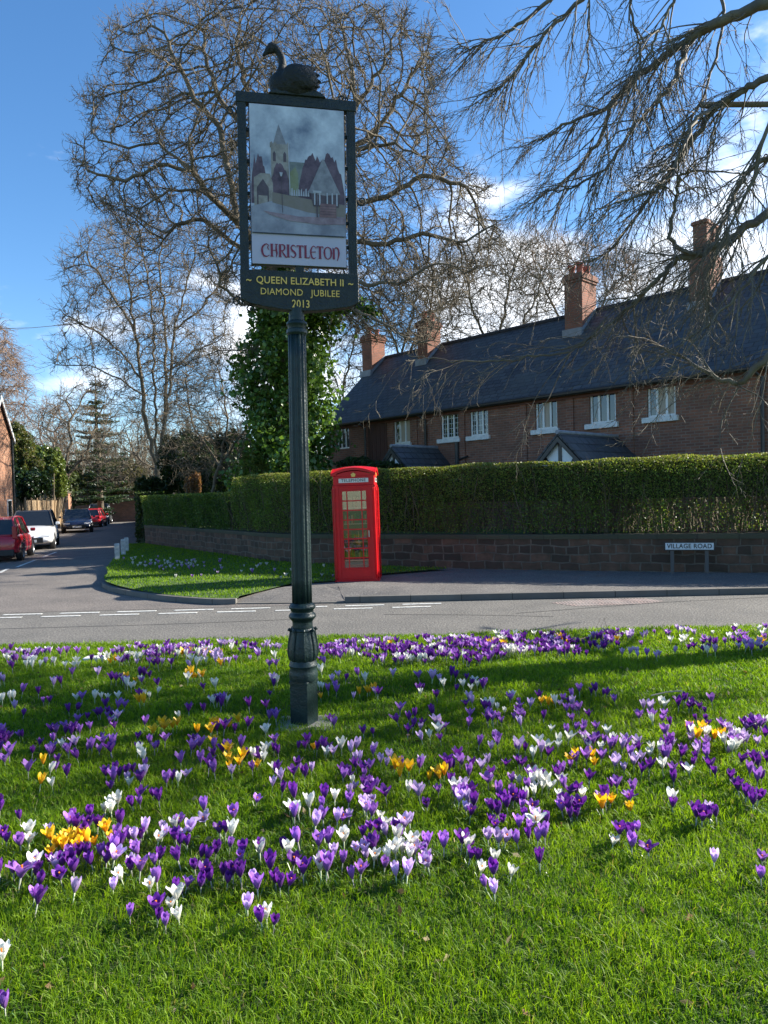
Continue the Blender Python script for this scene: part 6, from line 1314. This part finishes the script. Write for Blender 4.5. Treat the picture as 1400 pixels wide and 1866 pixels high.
for x, y, c in NEAR:
    s, z = spot(x, y); r = rc.uniform(); fm = 'closed' if r < .56 else ('open' if r < .97 else 'wide')
    if c in ('white', 'yellow') and r < .5: fm = 'open'
    i = rc.integers(0, len(forms[fm])); root = empty('crocus', (x, y, z+.064*s), rc.uniform(0, 6.28)); root.rotation_euler = (rc.normal(0, .13), rc.normal(0, .13), root.rotation_euler[2]); root.scale = (s*rc.uniform(.9, 1.1), s, s*rc.uniform(.9, 1.15))
    row, side = where(x, y); tag(root, '%s %s crocus, %s, %s' % ({'closed': 'closed', 'open': 'half-open', 'wide': 'wide-open'}[fm], ADJ[c], row, side), 'crocus', 'crocuses flowering in the lawn')
    for nm_, me in (('bloom', protos[(c, fm, i)]), ('stem', stem_p if c in ('purple', 'violet') else stem_me), ('leaves', lf_me))+((('stigma', sta_me),) if fm != 'closed' else ()):
        o = bpy.data.objects.new(nm_, me); COL.objects.link(o); o.parent = root
# the many smaller ones behind them
Vs = {c: [] for c in PET}; Fs = {c: [] for c in PET}; Cs = {c: [] for c in PET}; cnt = {c: 0 for c in PET}; SV = []; SF = []; sb = 0
lo_forms = [bloom_mesh(o_, s, 0) for o_, s in ((.12, 11), (.3, 12), (.5, 13), (.2, 14), (.4, 15))]
svn, sfn = np.array(stem_me.vertices and [v.co[:] for v in stem_me.vertices]), [tuple(p.vertices) for p in stem_me.polygons]
allV, allF, allC, allM = [], [], [], []; base_ = 0
lvn = np.array(lb.v); 
for x, y, c in FAR:
    s, z = spot(x, y); V, Fq, cc = lo_forms[rc.integers(0, 5)]; a = rc.uniform(0, 6.28); ca_, sa_ = math.cos(a), math.sin(a); Rm = np.array([[ca_, -sa_, 0], [sa_, ca_, 0], [0, 0, 1]]); tl = np.array([rc.normal(0, .12), rc.normal(0, .12)])
    def put(v, hgt): v = v*[s, s, s*hgt] @ Rm.T; v[:, 0] += v[:, 2]*tl[0]; v[:, 1] += v[:, 2]*tl[1]; return v+[x, y, z+.064*s]
    allV.append(put(V*BH, rc.uniform(.9, 1.2))); allF.append(Fq+base_); allC.append(np.clip(cc*rc.uniform(.7, 1.15), 0, 1)); allM.append(np.full(len(Fq), CN.index(c))); base_ += len(V)
    st = np.array([(-.003, 0, -.07), (.003, 0, -.07), (.003, 0, .005), (-.003, 0, .005), (0, -.003, -.07), (0, .003, -.07), (0, .003, .005), (0, -.003, .005)]); allV.append(put(st, 1)); allF.append(np.array([[0, 1, 2, 3], [4, 5, 6, 7]])+base_); allC.append(np.zeros(8)); allM.append(np.full(2, 5 if c in ('white', 'lilac', 'yellow') else 6)); base_ += 8
cme = npmesh('crocus_drift', np.concatenate(allV), np.concatenate(allF), None, None, False, np.repeat(np.concatenate(allC)[:, None], 3, 1), mats=[PET[c] for c in CN]+[stem_me.materials[0], stem_p.materials[0]], mi=np.concatenate(allM))
tag(cme, 'hundreds of smaller purple, white and yellow crocuses further back on the lawn', 'crocuses', 'crocuses flowering in the lawn', 'stuff')
# far verge flowers
allV, allF, allC, allM = [], [], [], []; base_ = 0
for _ in range(85):
    X = rc.normal(330, 55); Y = 1032+rc.normal(0, 6)+(X-330)*.05
    if _ > 62: X, Y = rc.uniform(300, 610), rc.uniform(1030, 1058)
    x, y = gnd(X, Y, .15); V, Fq, cc = lo_forms[rc.integers(0, 5)]; s = rc.uniform(.8, 1.35)
    if not in_poly(np.array([x]), np.array([y]), verge)[0]: continue
    allV.append(V*BH*s+[x, y, .19]); allF.append(Fq+base_); allC.append(cc); allM.append(np.full(len(Fq), rc.choice([2, 3, 1], p=[.42, .5, .08]))); base_ += len(V)
cme = npmesh('crocus_patch', np.concatenate(allV), np.concatenate(allF), None, None, False, np.repeat(np.concatenate(allC)[:, None], 3, 1), mats=[PET[c] for c in CN], mi=np.concatenate(allM)); tag(cme, 'pale crocuses scattered in the shade of the far verge', 'crocuses', None, 'stuff')
# fallen leaves, sticks and a utility cover
M_litter = leafmat('dry_leaf', .2, .7, .2, (1.1, 1, .8)); n = 420; X, Y = zone(n, 1.8, 9.1); C = np.stack([X, Y, gzv(X, Y)+.018], -1); o = leaves('fallen_leaves', C, rg_.uniform(.02, .055, n), colmix(n, ((.24, .15, .07), (.16, .10, .05), (.34, .27, .16)), rg_), M_litter, rg=rg_, flat=0); tag(o, 'dry brown leaves scattered in the lawn', 'fallen leaves', None, 'stuff')
def stick(label, pts, r, mat, seed):
    rg = np.random.default_rng(seed); P = [Vector((*gnd(x, y, .2), 0)) for x, y in pts]; P = [Vector((p.x, p.y, gz(p.x, p.y)+.035+.02*i)) for i, p in enumerate(P)]; A = np.array([p[:] for p in P]); root = empty('fallen_branch', A[0]); tag(root, label, 'branch')
    Rr = np.linspace(r, r*.5, len(A)); S0 = (A[:-1], A[1:], Rr[:-1], Rr[1:]); k = 14; i = rg.integers(0, len(A)-1, k); D = rg.normal(0, 1, (k, 3)); D[:, 2] = np.abs(D[:, 2])*.7; q, s = shoots(A[i], D, rg.uniform(.12, .4, k), np.full(k, r*.5), 5, .3, .0, rg=rg)
    S = cat(S0, to_segs(q, s)); seg_object('twigs', (S[0]-A[0], S[1]-A[0], S[2], S[3]), mat, root)
stick('fallen bare branch lying at the grass edge beside the road, right of the post', [(1040, 1168), (1075, 1160), (1105, 1152), (1125, 1158)], .008, M_bark_dark, 5)
M_pale = pmat('bleached_stick', (.42, .36, .26), (.3, .25, .18), scale=9, rough=.8)
x, y = gnd(1215, 1276, .27); tag(MB().tube([(x-.14, y-.05, gz(x, y)+.04), (x, y, gz(x, y)+.05), (x+.14, y+.04, gz(x, y)+.045)], .006, 6).build('stick', M_pale), 'pale bleached stick lying on the lawn near the right edge', 'stick')
x, y = gnd(175, 1209, .15); st = empty('boundary_stone', (x, y, gz(x, y)-.02)); tag(st, 'small flat white stone in the grass left of the sign post', 'stone'); MB().prism([(-.13, -.06), (.12, -.07), (.15, .03), (.05, .08), (-.12, .06)], 0, .06, plane='xy').build('slab', M_sill, st, bevel=.015)
